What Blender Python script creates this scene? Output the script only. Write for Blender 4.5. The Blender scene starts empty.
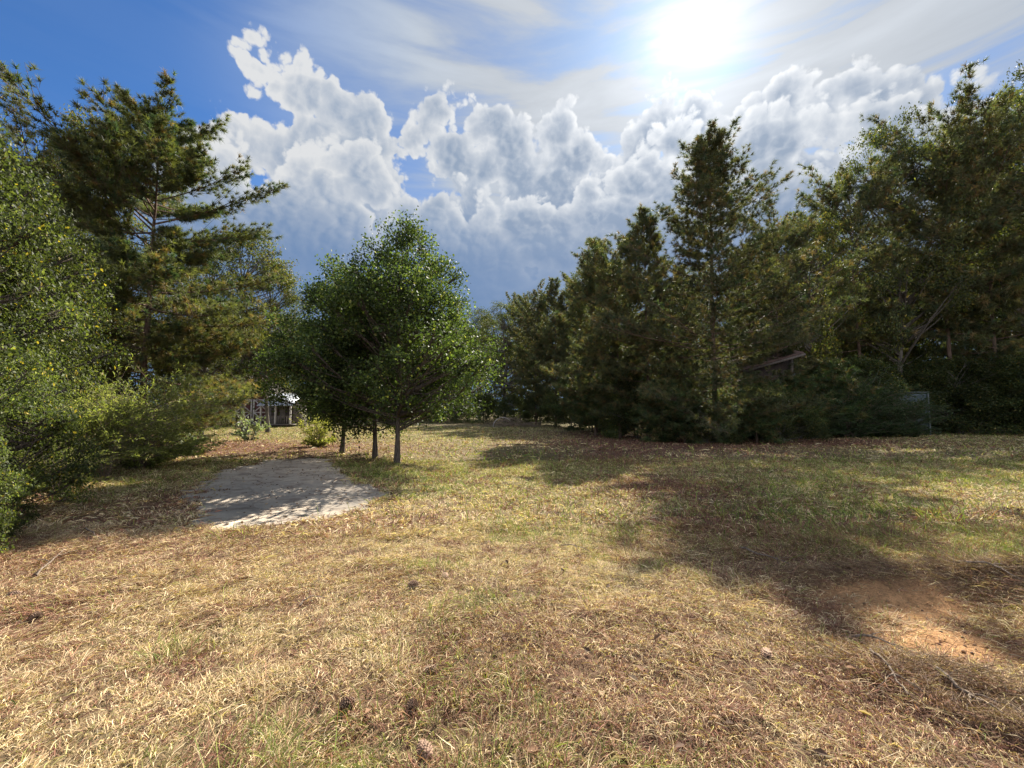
import bpy, math, random
import numpy as np

# ------------------------------------------------------------------ camera, world, sun, exposure
scene = bpy.context.scene
R = math.radians
W, H = 1024, 768
LENS = 15.0
FPX = LENS / 36.0 * W
EYE = 1.6
PITCH = math.atan(28.0 / FPX)

cam_data = bpy.data.cameras.new("camera")
cam = bpy.data.objects.new("camera", cam_data)
scene.collection.objects.link(cam)
cam.location = (0, 0, EYE)
cam.rotation_euler = (math.pi / 2 + PITCH, 0, 0)
cam_data.lens = LENS
cam_data.sensor_width = 36.0
cam_data.clip_start = 0.05
cam_data.clip_end = 6000
scene.camera = cam
scene.render.resolution_x = W
scene.render.resolution_y = H


def ray(px, py):
    """pixel of the photograph -> (x per metre of depth, z per metre of depth)"""
    vx = (px - 512) / FPX
    vz = (384 - py) / FPX
    y = math.cos(PITCH) - vz * math.sin(PITCH)
    z = math.sin(PITCH) + vz * math.cos(PITCH)
    return vx / y, z / y


def unit(px, py):
    a, b = ray(px, py)
    n = math.sqrt(a * a + 1 + b * b)
    return (a / n, 1 / n, b / n)


SUN = unit(692, 42)
SUN_EL = math.asin(SUN[2])
SUN_AZ = math.atan2(SUN[0], SUN[1])

scene.view_settings.view_transform = 'Standard'
scene.view_settings.look = 'None'
scene.view_settings.gamma = 1.0
scene.view_settings.use_curve_mapping = False
scene.view_settings.exposure = 1.5

sun_data = bpy.data.lights.new("sun", 'SUN')
sun_data.energy = 5.0
sun_data.angle = R(0.5)
sun_data.color = (1.0, 0.93, 0.82)
sun = bpy.data.objects.new("sun", sun_data)
scene.collection.objects.link(sun)
sun.rotation_euler = (math.pi / 2 - SUN_EL, 0, math.pi - SUN_AZ)   # checked below
from mathutils import Vector
sun.rotation_euler = Vector(SUN).to_track_quat('Z', 'Y').to_euler()

world = bpy.data.worlds.new("World")
scene.world = world
world.use_nodes = True
wt = world.node_tree
wt.nodes.clear()


# small node language -------------------------------------------------
class V:
    """a node socket with arithmetic"""
    def __init__(s, t, sock):
        s.t, s.s = t, sock

    def _m(s, op, *a, clamp=False):
        n = s.t.nodes.new('ShaderNodeMath')
        n.operation = op
        n.use_clamp = clamp
        for i, x in enumerate((s,) + a):
            if isinstance(x, V):
                s.t.links.new(x.s, n.inputs[i])
            else:
                n.inputs[i].default_value = x
        return V(s.t, n.outputs[0])

    def __add__(s, o): return s._m('ADD', o)
    def __radd__(s, o): return s._m('ADD', o)
    def __sub__(s, o): return s._m('SUBTRACT', o)
    def __rsub__(s, o): return (s * -1.0) + o
    def __mul__(s, o): return s._m('MULTIPLY', o)
    def __rmul__(s, o): return s._m('MULTIPLY', o)
    def __truediv__(s, o): return s._m('DIVIDE', o)
    def pow(s, o): return s._m('POWER', o)
    def max(s, o): return s._m('MAXIMUM', o)
    def min(s, o): return s._m('MINIMUM', o)
    def smax(s, o, k): return s._m('SMOOTH_MAX', o, k)
    def clamp(s): return s._m('ADD', 0.0, clamp=True)

    def step(s, a, b):
        n = s.t.nodes.new('ShaderNodeMapRange')
        n.interpolation_type = 'SMOOTHSTEP'
        s.t.links.new(s.s, n.inputs['Value'])
        n.inputs['From Min'].default_value = a
        n.inputs['From Max'].default_value = b
        return V(s.t, n.outputs['Result'])


def vmath(t, op, a, b=None, scale=None):
    n = t.nodes.new('ShaderNodeVectorMath')
    n.operation = op
    for i, x in enumerate((a, b)):
        if x is None:
            continue
        if isinstance(x, (tuple, list)):
            n.inputs[i].default_value = x
        else:
            t.links.new(x.s if isinstance(x, V) else x, n.inputs[i])
    if scale is not None:
        if isinstance(scale, V):
            t.links.new(scale.s, n.inputs['Scale'])
        else:
            n.inputs['Scale'].default_value = scale
    return V(t, n.outputs['Value'] if op in ('DOT_PRODUCT', 'DISTANCE', 'LENGTH') else n.outputs['Vector'])


def noise(t, vec, scale, detail=4, rough=0.5, dist=0.0, lac=2.0, out='Fac'):
    n = t.nodes.new('ShaderNodeTexNoise')
    n.inputs['Scale'].default_value = scale
    n.inputs['Detail'].default_value = detail
    n.inputs['Roughness'].default_value = rough
    n.inputs['Lacunarity'].default_value = lac
    n.inputs['Distortion'].default_value = dist
    if vec is not None:
        t.links.new(vec.s if isinstance(vec, V) else vec, n.inputs['Vector'])
    return V(t, n.outputs[out])


def voronoi(t, vec, scale, smooth=0.6, rand=1.0):
    n = t.nodes.new('ShaderNodeTexVoronoi')
    n.feature = 'SMOOTH_F1'
    n.inputs['Scale'].default_value = scale
    n.inputs['Smoothness'].default_value = smooth
    n.inputs['Randomness'].default_value = rand
    t.links.new(vec.s, n.inputs['Vector'])
    return V(t, n.outputs['Distance'])


def mix(t, fac, a, b, mode='MIX'):
    n = t.nodes.new('ShaderNodeMix')
    n.data_type = 'RGBA'
    n.blend_type = mode
    n.clamp_factor = True
    if isinstance(fac, V):
        t.links.new(fac.s, n.inputs[0])
    else:
        n.inputs[0].default_value = fac
    for i, x in ((6, a), (7, b)):
        if isinstance(x, V):
            t.links.new(x.s, n.inputs[i])
        else:
            n.inputs[i].default_value = (x[0], x[1], x[2], 1)
    return V(t, n.outputs[2])


# the clouds: billowing lobes, each a direction in the sky and a size; a back bank of towers and a nearer one before it
TOWERS = [(310, 108, 30), (340, 112, 26), (362, 130, 24), (330, 160, 45), (278, 160, 30), (240, 165, 34), (300, 230, 60), (376, 150, 20),
          (372, 190, 30), (350, 240, 60), (425, 128, 8), (438, 108, 9), (418, 142, 7), (456, 160, 22), (482, 176, 22),
          (492, 122, 20), (508, 148, 24), (522, 180, 34), (556, 138, 21), (572, 160, 24), (548, 190, 34), (470, 220, 40), (560, 240, 60),
          (640, 160, 24), (662, 116, 17), (650, 140, 20), (692, 132, 26), (620, 190, 30), (700, 190, 50), (738, 128, 20), (782, 100, 17),
          (768, 124, 24), (812, 128, 24), (800, 180, 50), (862, 84, 13), (880, 104, 22), (912, 90, 14), (890, 150, 44), (925, 110, 22),
          (975, 130, 40), (1060, 110, 50), (1160, 120, 80), (180, 250, 70), (120, 300, 80), (258, 66, 3), (272, 84, 8), (246, 40, 1)]
NEARER = [(250, 215, 50), (232, 168, 16), (318, 215, 50), (356, 178, 24), (372, 196, 18), (405, 226, 30), (438, 212, 22), (462, 206, 14), (490, 216, 20), (520, 224, 22),
          (548, 246, 34), (600, 222, 30), (588, 196, 12), (632, 190, 22), (655, 172, 20), (676, 150, 18), (668, 200, 34), (716, 170, 26),
          (752, 148, 25), (790, 150, 26), (826, 150, 22), (850, 178, 30), (885, 130, 22), (905, 150, 26), (945, 160, 40), (1010, 160, 60), (1100, 170, 90),
          (780, 220, 60), (460, 270, 60), (640, 260, 60), (150, 280, 70)]


def flat(px, py):
    x, y, z = unit(px, py)
    return (math.atan2(x, y) * 0.86, math.asin(z), 0.0)


def vor2(t, vec, scale):
    n = t.nodes.new('ShaderNodeTexVoronoi')
    n.voronoi_dimensions = '2D'
    n.feature = 'F1'
    n.inputs['Scale'].default_value = scale
    t.links.new(vec.s, n.inputs['Vector'])
    d = V(t, n.outputs['Distance'])
    return d * d


def noi2(t, vec, scale, detail, rough, out='Fac'):
    n = noise(t, None, scale, detail, rough, out=out)
    nd = n.s.node
    nd.noise_dimensions = '2D'
    t.links.new(vec.s, nd.inputs['Vector'])
    return n


def puffs(q):
    """billows of four sizes on the cloud, from flat sky coordinates"""
    return (0.0 - vor2(wt, q, 9.0) * 0.95 - vor2(wt, q, 21.0) * 0.62 - vor2(wt, q, 47.0) * 0.36
            - vor2(wt, q, 100.0) * 0.13 + noi2(wt, q, 60.0, 4, 0.6) * 0.34)


tc = wt.nodes.new('ShaderNodeTexCoord')
dirv = vmath(wt, 'NORMALIZE', V(wt, tc.outputs['Generated']))
sky = wt.nodes.new('ShaderNodeTexSky')
sky.sky_type = 'NISHITA'
sky.sun_disc = False
sky.sun_elevation = SUN_EL
sky.sun_rotation = SUN_AZ
sky.altitude = 100
sky.air_density = 1.0
sky.dust_density = 0.6
sky.ozone_density = 2.5
skyc = mix(wt, 1.0, V(wt, sky.outputs[0]), (0.050, 0.085, 0.125), 'MULTIPLY')

cs = vmath(wt, 'DOT_PRODUCT', dirv, SUN)
# thin high veil, streaked, thicker towards the sun
mp = wt.nodes.new('ShaderNodeMapping')
mp.inputs['Rotation'].default_value = (0.2, R(28), 0.1)
mp.inputs['Scale'].default_value = (1.3, 1.3, 7.0)
wt.links.new(dirv.s, mp.inputs[0])
mpv = V(wt, mp.outputs[0])
veil_n = noise(wt, mpv, 2.2, 6, 0.55, 0.4)
near = cs.step(0.62, 0.99)
sepd = wt.nodes.new('ShaderNodeSeparateXYZ')
wt.links.new(dirv.s, sepd.inputs[0])
dx, dz = V(wt, sepd.outputs[0]), V(wt, sepd.outputs[2])
side = dx.step(-0.6, 0.35)
veil = (veil_n.step(0.36, 0.66) * (side * 0.62 + 0.03) + near * 0.8 * (veil_n.step(0.3, 0.62) * 0.7 + 0.4)).clamp()
glow = (cs.max(0.0)).pow(14) * 0.10 + (cs.max(0.0)).pow(45) * 0.13 + (cs.max(0.0)).pow(260) * 0.28
veil_bright = glow + 0.47 * (veil_n * 0.9 + 0.55)
veil_c = vmath(wt, 'SCALE', mix(wt, cs.step(0.8, 0.99), (0.80, 0.93, 1.12), (0.92, 0.98, 1.06)), scale=veil_bright)
base = mix(wt, veil, skyc, veil_c)

# cumulus
cmb = wt.nodes.new('ShaderNodeCombineXYZ')
sdx, sdy, sdz = (V(wt, sepd.outputs[i]) for i in range(3))
az = sdx._m('ARCTAN2', sdy) * 0.86
el = sdz._m('ARCSINE')
wt.links.new(az.s, cmb.inputs[0])
wt.links.new(el.s, cmb.inputs[1])
q0 = V(wt, cmb.outputs[0])
wq = vmath(wt, 'SUBTRACT', noi2(wt, q0, 6.0, 4, 0.6, out='Color'), (0.5, 0.5, 0.5))
q = vmath(wt, 'ADD', q0, vmath(wt, 'SCALE', wq, scale=0.035))


def lobes(lst, bank_at):
    acc = None
    for (px, py, r) in lst:
        a_, b_ = ray(px, py)
        rad = r / FPX / math.sqrt(a_ * a_ + 1 + b_ * b_)
        f = vmath(wt, 'DISTANCE', q, flat(px, py))._m('MULTIPLY_ADD', -1.0, rad)
        acc = f if acc is None else acc.smax(f, 0.02)
    bank = (bank_at - el)._m('MULTIPLY', 0.9).min((az + 0.76) * 1.2)
    return acc.smax(bank, 0.05) * 12.0


p0 = puffs(q)
SQ = flat(692, 42)
tosq = vmath(wt, 'NORMALIZE', vmath(wt, 'SUBTRACT', SQ, q))
p1 = puffs(vmath(wt, 'ADD', q, vmath(wt, 'SCALE', tosq, scale=0.010)))
facing = (p0 - p1) * 1.6
tex = p0.step(-0.75, 0.15)
broad = noi2(wt, q, 9.0, 3, 0.5).step(0.35, 0.68)
cb = (cs.max(0.0)).pow(10) * 0.34 + 0.66
lit_c = vmath(wt, 'SCALE', mix(wt, 0.0, (0.97, 0.985, 1.0), (1, 1, 1)), scale=cb)
white_l = dx.step(-0.12, -0.40) * dz.step(0.26, 0.48)
fin = base
for k, (lst, bk) in enumerate(((TOWERS, 0.36), (NEARER, 0.29))):
    d0 = lobes(lst, bk) + p0 * (0.9 if k == 0 else 0.8) + 0.42
    alpha = d0.step(-0.04, 0.13)
    rim = 1.0 - d0.step(0.02, 0.62)
    deep = d0.step(0.4, 2.6)
    lightn = rim * 0.66 + (facing + 0.20) * (0.60 - deep * 0.52) + tex * (0.12 - deep * 0.10) + broad * 0.12 + white_l * 0.34 - 0.08 - dx.step(0.15, 0.45) * deep * 0.25
    lowf = dz.step(0.52 if k == 0 else 0.47, 0.29)
    lightn = (lightn * (1.0 - lowf * 0.86)).clamp()
    shade_c = mix(wt, lowf, (0.235, 0.31, 0.43), (0.135, 0.225, 0.40))
    cum_c = mix(wt, lightn.pow(1.1), shade_c, lit_c)
    fin = mix(wt, alpha, fin, cum_c)
fin = vmath(wt, 'ADD', fin, vmath(wt, 'SCALE', mix(wt, 0.0, (1, 0.99, 0.97), (1, 1, 1)), scale=(cs.max(0.0)).pow(150) * 0.16))
fin = mix(wt, near * 0.22, fin, veil_c)
# sky behind the photographer: unseen bright cloud added as fill light for camera-facing foliage
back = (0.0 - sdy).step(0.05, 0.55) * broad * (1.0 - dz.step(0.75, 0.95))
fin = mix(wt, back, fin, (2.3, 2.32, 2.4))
# below the horizon: dull earth
fin = mix(wt, dz.step(0.0, -0.05), fin, (0.10, 0.09, 0.05))
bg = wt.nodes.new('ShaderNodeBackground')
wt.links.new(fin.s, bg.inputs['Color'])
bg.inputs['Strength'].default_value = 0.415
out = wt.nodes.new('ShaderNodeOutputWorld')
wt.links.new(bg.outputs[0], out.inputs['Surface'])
world.cycles.sampling_method = 'MANUAL'
world.cycles.sample_map_resolution = 512

# ------------------------------------------------------------------ helpers
rng = np.random.default_rng(7)


def link(o, parent=None):
    scene.collection.objects.link(o)
    if parent is not None:
        o.parent = parent
    return o


def tag(o, label=None, cat=None, group=None, kind=None):
    for k, v in (('label', label), ('category', cat), ('group', group), ('kind', kind)):
        if v:
            o[k] = v
    return o


def empty(name, loc, rz=0.0, scale=1.0):
    o = bpy.data.objects.new(name, None)
    o.location = loc
    o.rotation_euler = (0, 0, rz)
    o.scale = (scale, scale, scale) if not isinstance(scale, tuple) else scale
    return link(o)


def make_mesh(name, verts, loops, sizes, mat, col=None, smooth=False):
    """verts (n,3); loops flat vertex indices; sizes: sides of every face (int or array)"""
    me = bpy.data.meshes.new(name)
    verts = np.asarray(verts, np.float32)
    loops = np.asarray(loops, np.int32).ravel()
    if np.isscalar(sizes):
        nf = len(loops) // sizes
        starts = np.arange(nf, dtype=np.int32) * sizes
    else:
        sizes = np.asarray(sizes, np.int32)
        nf = len(sizes)
        starts = np.concatenate(([0], np.cumsum(sizes)[:-1])).astype(np.int32)
    me.vertices.add(len(verts))
    me.vertices.foreach_set('co', verts.ravel())
    me.loops.add(len(loops))
    me.loops.foreach_set('vertex_index', loops)
    me.polygons.add(nf)
    me.polygons.foreach_set('loop_start', starts)
    me.update(calc_edges=True)
    if smooth:
        me.polygons.foreach_set('use_smooth', np.ones(nf, bool))
    if col is not None:
        at = me.color_attributes.new('tint', 'FLOAT_COLOR', 'POINT')
        c = np.ones((len(verts), 4), np.float32)
        c[:, :3] = col
        at.data.foreach_set('color', c.ravel())
    if mat is not None:
        me.materials.append(mat)
    me.validate()
    return me


def _hash(ix, iy, s):
    h = (ix.astype(np.int64) * 374761393 + iy.astype(np.int64) * 668265263 + s * 1442695041) & 0x7fffffff
    h = ((h ^ (h >> 13)) * 1274126177) & 0x7fffffff
    return ((h ^ (h >> 16)) & 0xffffff) / float(0xffffff)


def vnoise(x, y, s=0):
    x = np.asarray(x, float)
    y = np.asarray(y, float)
    ix, iy = np.floor(x), np.floor(y)
    fx, fy = x - ix, y - iy
    fx = fx * fx * (3 - 2 * fx)
    fy = fy * fy * (3 - 2 * fy)
    a, b = _hash(ix, iy, s), _hash(ix + 1, iy, s)
    c, d = _hash(ix, iy + 1, s), _hash(ix + 1, iy + 1, s)
    return (a * (1 - fx) + b * fx) * (1 - fy) + (c * (1 - fx) + d * fx) * fy


def fbm(x, y, scale, octaves=4, s=0, gain=0.5):
    t, amp, tot = 0.0, 1.0, 0.0
    for k in range(octaves):
        t = t + amp * vnoise(x * scale, y * scale, s + k * 17)
        tot += amp
        amp *= gain
        scale *= 2.03
    return t / tot


def sstep(x, a, b):
    t = np.clip((x - a) / (b - a), 0, 1)
    return t * t * (3 - 2 * t)


def height0(x, y):
    d = np.hypot(x, y)
    h = 0.35 * sstep(y, 30, 60)
    h = h + (fbm(x, y, 0.11, 3, 1) - 0.5) * 0.22 * sstep(d, 2, 12)
    h = h + (fbm(x, y, 0.5, 2, 9) - 0.5) * 0.07
    # low bank under the hedge on the left, raked windrow on the right
    h = h + 0.22 * sstep(-x - 0.62 * y - 2.2, 0, 3.0) * sstep(y, 0, 3) * (1 - sstep(y, 14, 24))
    return h


def gp(px, py):
    """ground point seen at a pixel of the photograph"""
    a, b = ray(px, py)
    d = EYE / -b
    for _ in range(6):
        d = (EYE - float(height0(a * d, d))) / -b
    return a * d, d


def pxy(px, d):
    a, b = ray(px, 430)
    return a * d, d


# the concrete pad, outline read off the photograph
PAD = [gp(*p) for p in ((184, 526), (196, 497), (186, 492), (212, 474), (262, 459.5), (318, 457), (338, 463), (352, 478), (376, 492),
                        (368, 506), (352, 517), (315, 522), (268, 527), (228, 528))]
PAD = np.array(PAD)


def inside(x, y, poly):
    x = np.asarray(x); y = np.asarray(y)
    r = np.zeros(x.shape, bool)
    n = len(poly)
    for i in range(n):
        x0, y0 = poly[i]
        x1, y1 = poly[(i + 1) % n]
        c = ((y0 > y) != (y1 > y)) & (x < (x1 - x0) * (y - y0) / (y1 - y0 + 1e-12) + x0)
        r ^= c
    return r


def poly_dist(x, y, poly):
    """signed distance to a polygon, negative inside"""
    x = np.asarray(x, float); y = np.asarray(y, float)
    best = np.full(x.shape, 1e9)
    n = len(poly)
    for i in range(n):
        ax, ay = poly[i]
        bx, by = poly[(i + 1) % n]
        dx, dy = bx - ax, by - ay
        t = np.clip(((x - ax) * dx + (y - ay) * dy) / (dx * dx + dy * dy), 0, 1)
        best = np.minimum(best, np.hypot(x - ax - t * dx, y - ay - t * dy))
    return np.where(inside(x, y, poly), -best, best)


PAD_Z = float(np.mean([height0(x, y) for x, y in PAD])) - 0.01


def pad_sd(x, y):
    return poly_dist(x, y, PAD) + (fbm(x, y, 1.6, 4, 77, 0.7) - 0.5) * 1.3


def height(x, y):
    h = height0(x, y)
    near = (np.abs(x + 4) < 9) & (np.abs(y - 9) < 9)
    sd = np.where(near, poly_dist(x, y, PAD), 9.0)
    k = 1 - sstep(sd, 0.0, 1.6)
    h = h * (1 - k) + (PAD_Z) * k
    sd2 = sd + (fbm(x, y, 1.6, 4, 77, 0.7) - 0.5) * 1.3
    h = h + np.where(near, 0.035 * sstep(sd2, -0.06, 0.12) - 0.02, 0.015)
    # lumps of matted straw
    d = np.hypot(x, y)
    lump = fbm(x, y, 3.4, 4, 31, 0.6)
    h = h + (lump - 0.5) * 0.10 * sstep(sd2, 0.0, 0.6) * (1 - 0.5 * sstep(d, 10, 30))
    for (cx, cy, rx, ry, ang, hh) in MOUNDS:
        ca, sa = math.cos(ang), math.sin(ang)
        u = ((x - cx) * ca + (y - cy) * sa) / rx
        v = (-(x - cx) * sa + (y - cy) * ca) / ry
        h = h + hh * np.exp(-(u * u + v * v) * 1.2) * (0.6 + 0.8 * fbm(x, y, 3.1, 2, 55))
    return h


_m = [gp(955, 592), gp(1040, 600), gp(870, 583), gp(985, 700), gp(905, 690), gp(1010, 740), gp(810, 582), gp(960, 517)]
MOUNDS = [(_m[0][0], _m[0][1], 0.8, 0.20, -0.10, 0.16), (_m[1][0], _m[1][1], 0.9, 0.25, -0.1, 0.15), (_m[2][0], _m[2][1], 0.4, 0.16, -0.2, 0.10),
          (_m[3][0], _m[3][1], 0.7, 0.14, -0.75, 0.10), (_m[4][0], _m[4][1], 0.45, 0.12, -0.6, 0.07), (_m[5][0], _m[5][1], 0.5, 0.14, -0.7, 0.09),
          (_m[6][0], _m[6][1], 0.5, 0.15, -0.4, 0.06), (_m[7][0], _m[7][1], 1.2, 0.3, -0.1, 0.09)]

# what covers the ground where: (pixel x, pixel y, half width m, half depth m, which, strength)
# which: 0 green grass, 1 red-brown needles and leaves, 2 bare orange sand, 3 pale straw, 4 dull olive-brown
COVER = [(395, 478, 2.6, 1.6, 0, 0.9), (440, 490, 1.3, 1.0, 0, 0.5), (350, 466, 1.5, 1.4, 0, 0.8), (560, 500, 1.9, 1.4, 0, 0.35), (560, 460, 4, 6, 0, 0.6),
         (820, 515, 3.6, 1.5, 0, 0.8), (930, 540, 2.4, 0.9, 0, 0.85), (1010, 560, 1.2, 0.8, 0, 0.9), (760, 490, 3.0, 2.0, 0, 0.6), (980, 480, 8, 2.4, 0, 0.6),
         (170, 480, 1.8, 2.0, 0, 0.45), (185, 655, 0.18, 0.12, 0, 0.7), (860, 470, 9, 5.0, 0, 0.5), (745, 505, 0.8, 0.5, 0, 0.5), (620, 540, 0.5, 0.4, 0, 0.5),
         (740, 442, 8, 3.0, 1, 1.6), (650, 443, 5, 5.0, 1, 1.6), (610, 436, 4, 5.0, 1, 1.2), (670, 500, 1.2, 2.4, 1, 0.55), (710, 535, 0.9, 1.0, 1, 0.75), (790, 560, 0.9, 0.7, 1, 0.8), (830, 630, 0.7, 0.5, 1, 0.7),
         (900, 700, 0.8, 0.4, 1, 0.9), (1000, 740, 0.8, 0.4, 1, 0.9), (70, 560, 2.2, 1.1, 1, 0.9), (20, 620, 1.2, 0.8, 1, 0.8), (150, 580, 1.0, 0.5, 1, 0.6),
         (625, 455, 2.6, 4.0, 1, 0.9), (665, 490, 1.5, 2.0, 1, 1.0), (715, 530, 1.15, 1.1, 1, 1.0), (775, 565, 0.95, 0.7, 1, 1.0), (800, 605, 0.5, 0.4, 1, 0.95), (840, 680, 0.5, 0.3, 1, 0.9), (930, 720, 0.7, 0.35, 1, 1.0), (1010, 650, 0.6, 0.3, 1, 0.8),
         (200, 446, 4, 4, 1, 1.2), (250, 448, 6.0, 4, 1, 1.2), (90, 690, 0.8, 0.3, 1, 0.4), (300, 600, 1.0, 0.6, 1, 0.35), (400, 700, 0.7, 0.3, 1, 0.5),
         (180, 500, 1.1, 1.8, 1, 0.8), (300, 533, 2.0, 0.25, 1, 0.5), (370, 490, 0.5, 0.8, 1, 0.7), (640, 690, 0.7, 0.35, 1, 0.35), (500, 585, 1.2, 0.5, 1, 0.3),
         (900, 610, 0.52, 0.24, 2, 1.5), (945, 645, 0.42, 0.24, 2, 1.3), (850, 597, 0.4, 0.12, 2, 1.2), (990, 690, 0.6, 0.2, 2, 0.35), (340, 522, 0.8, 0.22, 2, 0.3),
         (870, 640, 0.5, 0.25, 3, 0.7), (990, 610, 1.0, 0.25, 3, 0.4), (840, 575, 0.6, 0.25, 3, 0.5), (100, 730, 0.7, 0.5, 3, 0.6), (550, 620, 1.4, 0.9, 3, 0.45), (900, 500, 5, 0.7, 3, 0.5)]
_C = []
for (px, py, rx, ry, w, s) in COVER:
    c = gp(px, py)
    _C.append((c[0], c[1], rx, ry, w, s))
GREEN = np.array((0.105, 0.125, 0.035))
OLIVE = np.array((0.185, 0.150, 0.062))
BROWN = np.array((0.165, 0.085, 0.055))
SAND = np.array((0.60, 0.33, 0.15))
PALE = np.array((0.40, 0.30, 0.155))
STRAW = np.array((0.25, 0.165, 0.10))


def cover(x, y):
    """weights (n,5) of the ground covers"""
    n = fbm(x, y, 1.1, 4, 101)
    n2 = fbm(x, y, 0.35, 3, 131)
    wts = np.zeros(x.shape + (5,))
    for (cx, cy, rx, ry, w, s) in _C:
        q = ((x - cx) / rx) ** 2 + ((y - cy) / ry) ** 2
        v = s * np.exp(-q * 0.9) * (0.45 + 1.1 * n)
        wts[..., w] = np.maximum(wts[..., w], v)
    # the field turns yellow-green with distance, needle litter under the woods
    wts[..., 0] = np.maximum(wts[..., 0], 0.42 * sstep(y, 5, 14) * (0.5 + n2) * (1 - wts[..., 1]))
    wts[..., 0] = np.maximum(wts[..., 0], 0.40 * sstep(n, 0.58, 0.74))
    wts[..., 1] = np.maximum(wts[..., 1], 0.6 * sstep(n2, 0.60, 0.78) * (1 - sstep(y, 6, 16)))
    wts[..., 1] = np.maximum(wts[..., 1], sstep(-x - 0.72 * y - 1.6, 0, 1.5) * 0.9)
    wts[..., 3] = np.maximum(wts[..., 3], 0.8 * sstep(fbm(x, y, 1.9, 3, 151), 0.52, 0.7))
    wts[..., 4] = 0.4 * sstep(fbm(x, y, 2.4, 3, 171), 0.5, 0.68)
    return np.clip(wts, 0, 1)


def cover_colour(w):
    c = np.broadcast_to(STRAW, w.shape[:-1] + (3,)).copy()
    for i, col in ((3, PALE), (4, OLIVE), (0, GREEN), (1, BROWN), (2, SAND)):
        k = w[..., i:i + 1]
        c = c * (1 - k) + col * k
    return c


# ------------------------------------------------------------------ materials
def material(name):
    m = bpy.data.materials.new(name)
    m.use_nodes = True
    t = m.node_tree
    b = t.nodes['Principled BSDF']
    return m, t, b


def attr_col(t):
    n = t.nodes.new('ShaderNodeAttribute')
    n.attribute_name = 'tint'
    return V(t, n.outputs['Color'])


def obj_coords(t):
    n = t.nodes.new('ShaderNodeTexCoord')
    return V(t, n.outputs['Object'])


def bump(t, b, h, strength=0.5, dist=0.02):
    n = t.nodes.new('ShaderNodeBump')
    n.inputs['Strength'].default_value = strength
    n.inputs['Distance'].default_value = dist
    t.links.new(h.s, n.inputs['Height'])
    t.links.new(n.outputs[0], b.inputs['Normal'])


def ramp(t, fac, stops):
    n = t.nodes.new('ShaderNodeValToRGB')
    cr = n.color_ramp
    while len(cr.elements) < len(stops):
        cr.elements.new(0.5)
    for e, (p, c) in zip(cr.elements, stops):
        e.position = p
        e.color = (c[0], c[1], c[2], 1)
    t.links.new(fac.s, n.inputs[0])
    return V(t, n.outputs[0])


def ground_material():
    m, t, b = material('ground_litter')
    oc = obj_coords(t)
    col = attr_col(t)
    sc = t.nodes.new('ShaderNodeMapping')
    sc.inputs['Scale'].default_value = (1, 1, 0.2)
    t.links.new(oc.s, sc.inputs[0])
    v = V(t, sc.outputs[0])
    n1 = noise(t, v, 38, 5, 0.7, 0.8)
    n2 = noise(t, v, 9, 4, 0.65)
    n3 = noise(t, v, 130, 2, 0.6, 1.5)
    k = (n1.step(0.25, 0.75) * 0.65 + n2.step(0.3, 0.7) * 0.35 + n3 * 0.35) * 0.95 + 0.22
    c = vmath(t, 'SCALE', col, scale=k)
    dirt = noise(t, v, 22, 4, 0.7).step(0.55, 0.75)
    c = mix(t, dirt * 0.55, c, (0.085, 0.052, 0.032))
    t.links.new(c.s, b.inputs['Base Color'])
    b.inputs['Roughness'].default_value = 0.95
    b.inputs['Specular IOR Level'].default_value = 0.15
    bump(t, b, n1 + n3 * 0.6 + n2, 0.9, 0.035)
    return m


def tint_material(name, rough=0.7, spec=0.3, trans=0.0, vary=0.25):
    m, t, b = material(name)
    col = attr_col(t)
    oi = t.nodes.new('ShaderNodeObjectInfo')
    k = V(t, oi.outputs['Random']) * vary + (1 - vary / 2)
    col = vmath(t, 'SCALE', col, scale=k)
    t.links.new(col.s, b.inputs['Base Color'])
    b.inputs['Roughness'].default_value = rough
    b.inputs['Specular IOR Level'].default_value = spec
    if trans > 0:
        tr = t.nodes.new('ShaderNodeBsdfTranslucent')
        c2 = vmath(t, 'MULTIPLY', col, (1.25, 1.35, 0.55))
        t.links.new(c2.s, tr.inputs['Color'])
        mx = t.nodes.new('ShaderNodeMixShader')
        mx.inputs[0].default_value = trans
        t.links.new(b.outputs[0], mx.inputs[1])
        t.links.new(tr.outputs[0], mx.inputs[2])
        t.links.new(mx.outputs[0], t.nodes['Material Output'].inputs['Surface'])
    return m


M_GROUND = ground_material()
M_GRASS = tint_material('grass_blades', 0.75, 0.2, 0.22, 0.0)
M_LEAF = tint_material('broad_leaves', 0.58, 0.25, 0.45)
M_NEEDLE = tint_material('pine_needles', 0.55, 0.3, 0.38)


def bark_material(name, c1, c2, scale=6):
    m, t, b = material(name)
    oc = obj_coords(t)
    sc = t.nodes.new('ShaderNodeMapping')
    sc.inputs['Scale'].default_value = (1, 1, 0.22)
    t.links.new(oc.s, sc.inputs[0])
    v = V(t, sc.outputs[0])
    n = noise(t, v, scale * 3, 5, 0.7, 0.5)
    vo = voronoi(t, v, scale * 2.2, 0.3)
    c = mix(t, (n * 0.7 + vo * 0.6).step(0.3, 0.85), c1, c2)
    t.links.new(c.s, b.inputs['Base Color'])
    b.inputs['Roughness'].default_value = 0.95
    b.inputs['Specular IOR Level'].default_value = 0.15
    bump(t, b, n + vo, 0.8, 0.03)
    return m


M_BARK_PINE = bark_material('pine_bark', (0.045, 0.030, 0.022), (0.17, 0.115, 0.085))
M_BARK_OAK = bark_material('grey_bark', (0.05, 0.042, 0.035), (0.17, 0.15, 0.125))
M_BARK_PEAR = bark_material('dark_bark', (0.040, 0.032, 0.026), (0.12, 0.098, 0.080), 12)
M_STICK = bark_material('dead_wood', (0.11, 0.080, 0.058), (0.27, 0.21, 0.16), 20)

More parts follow.
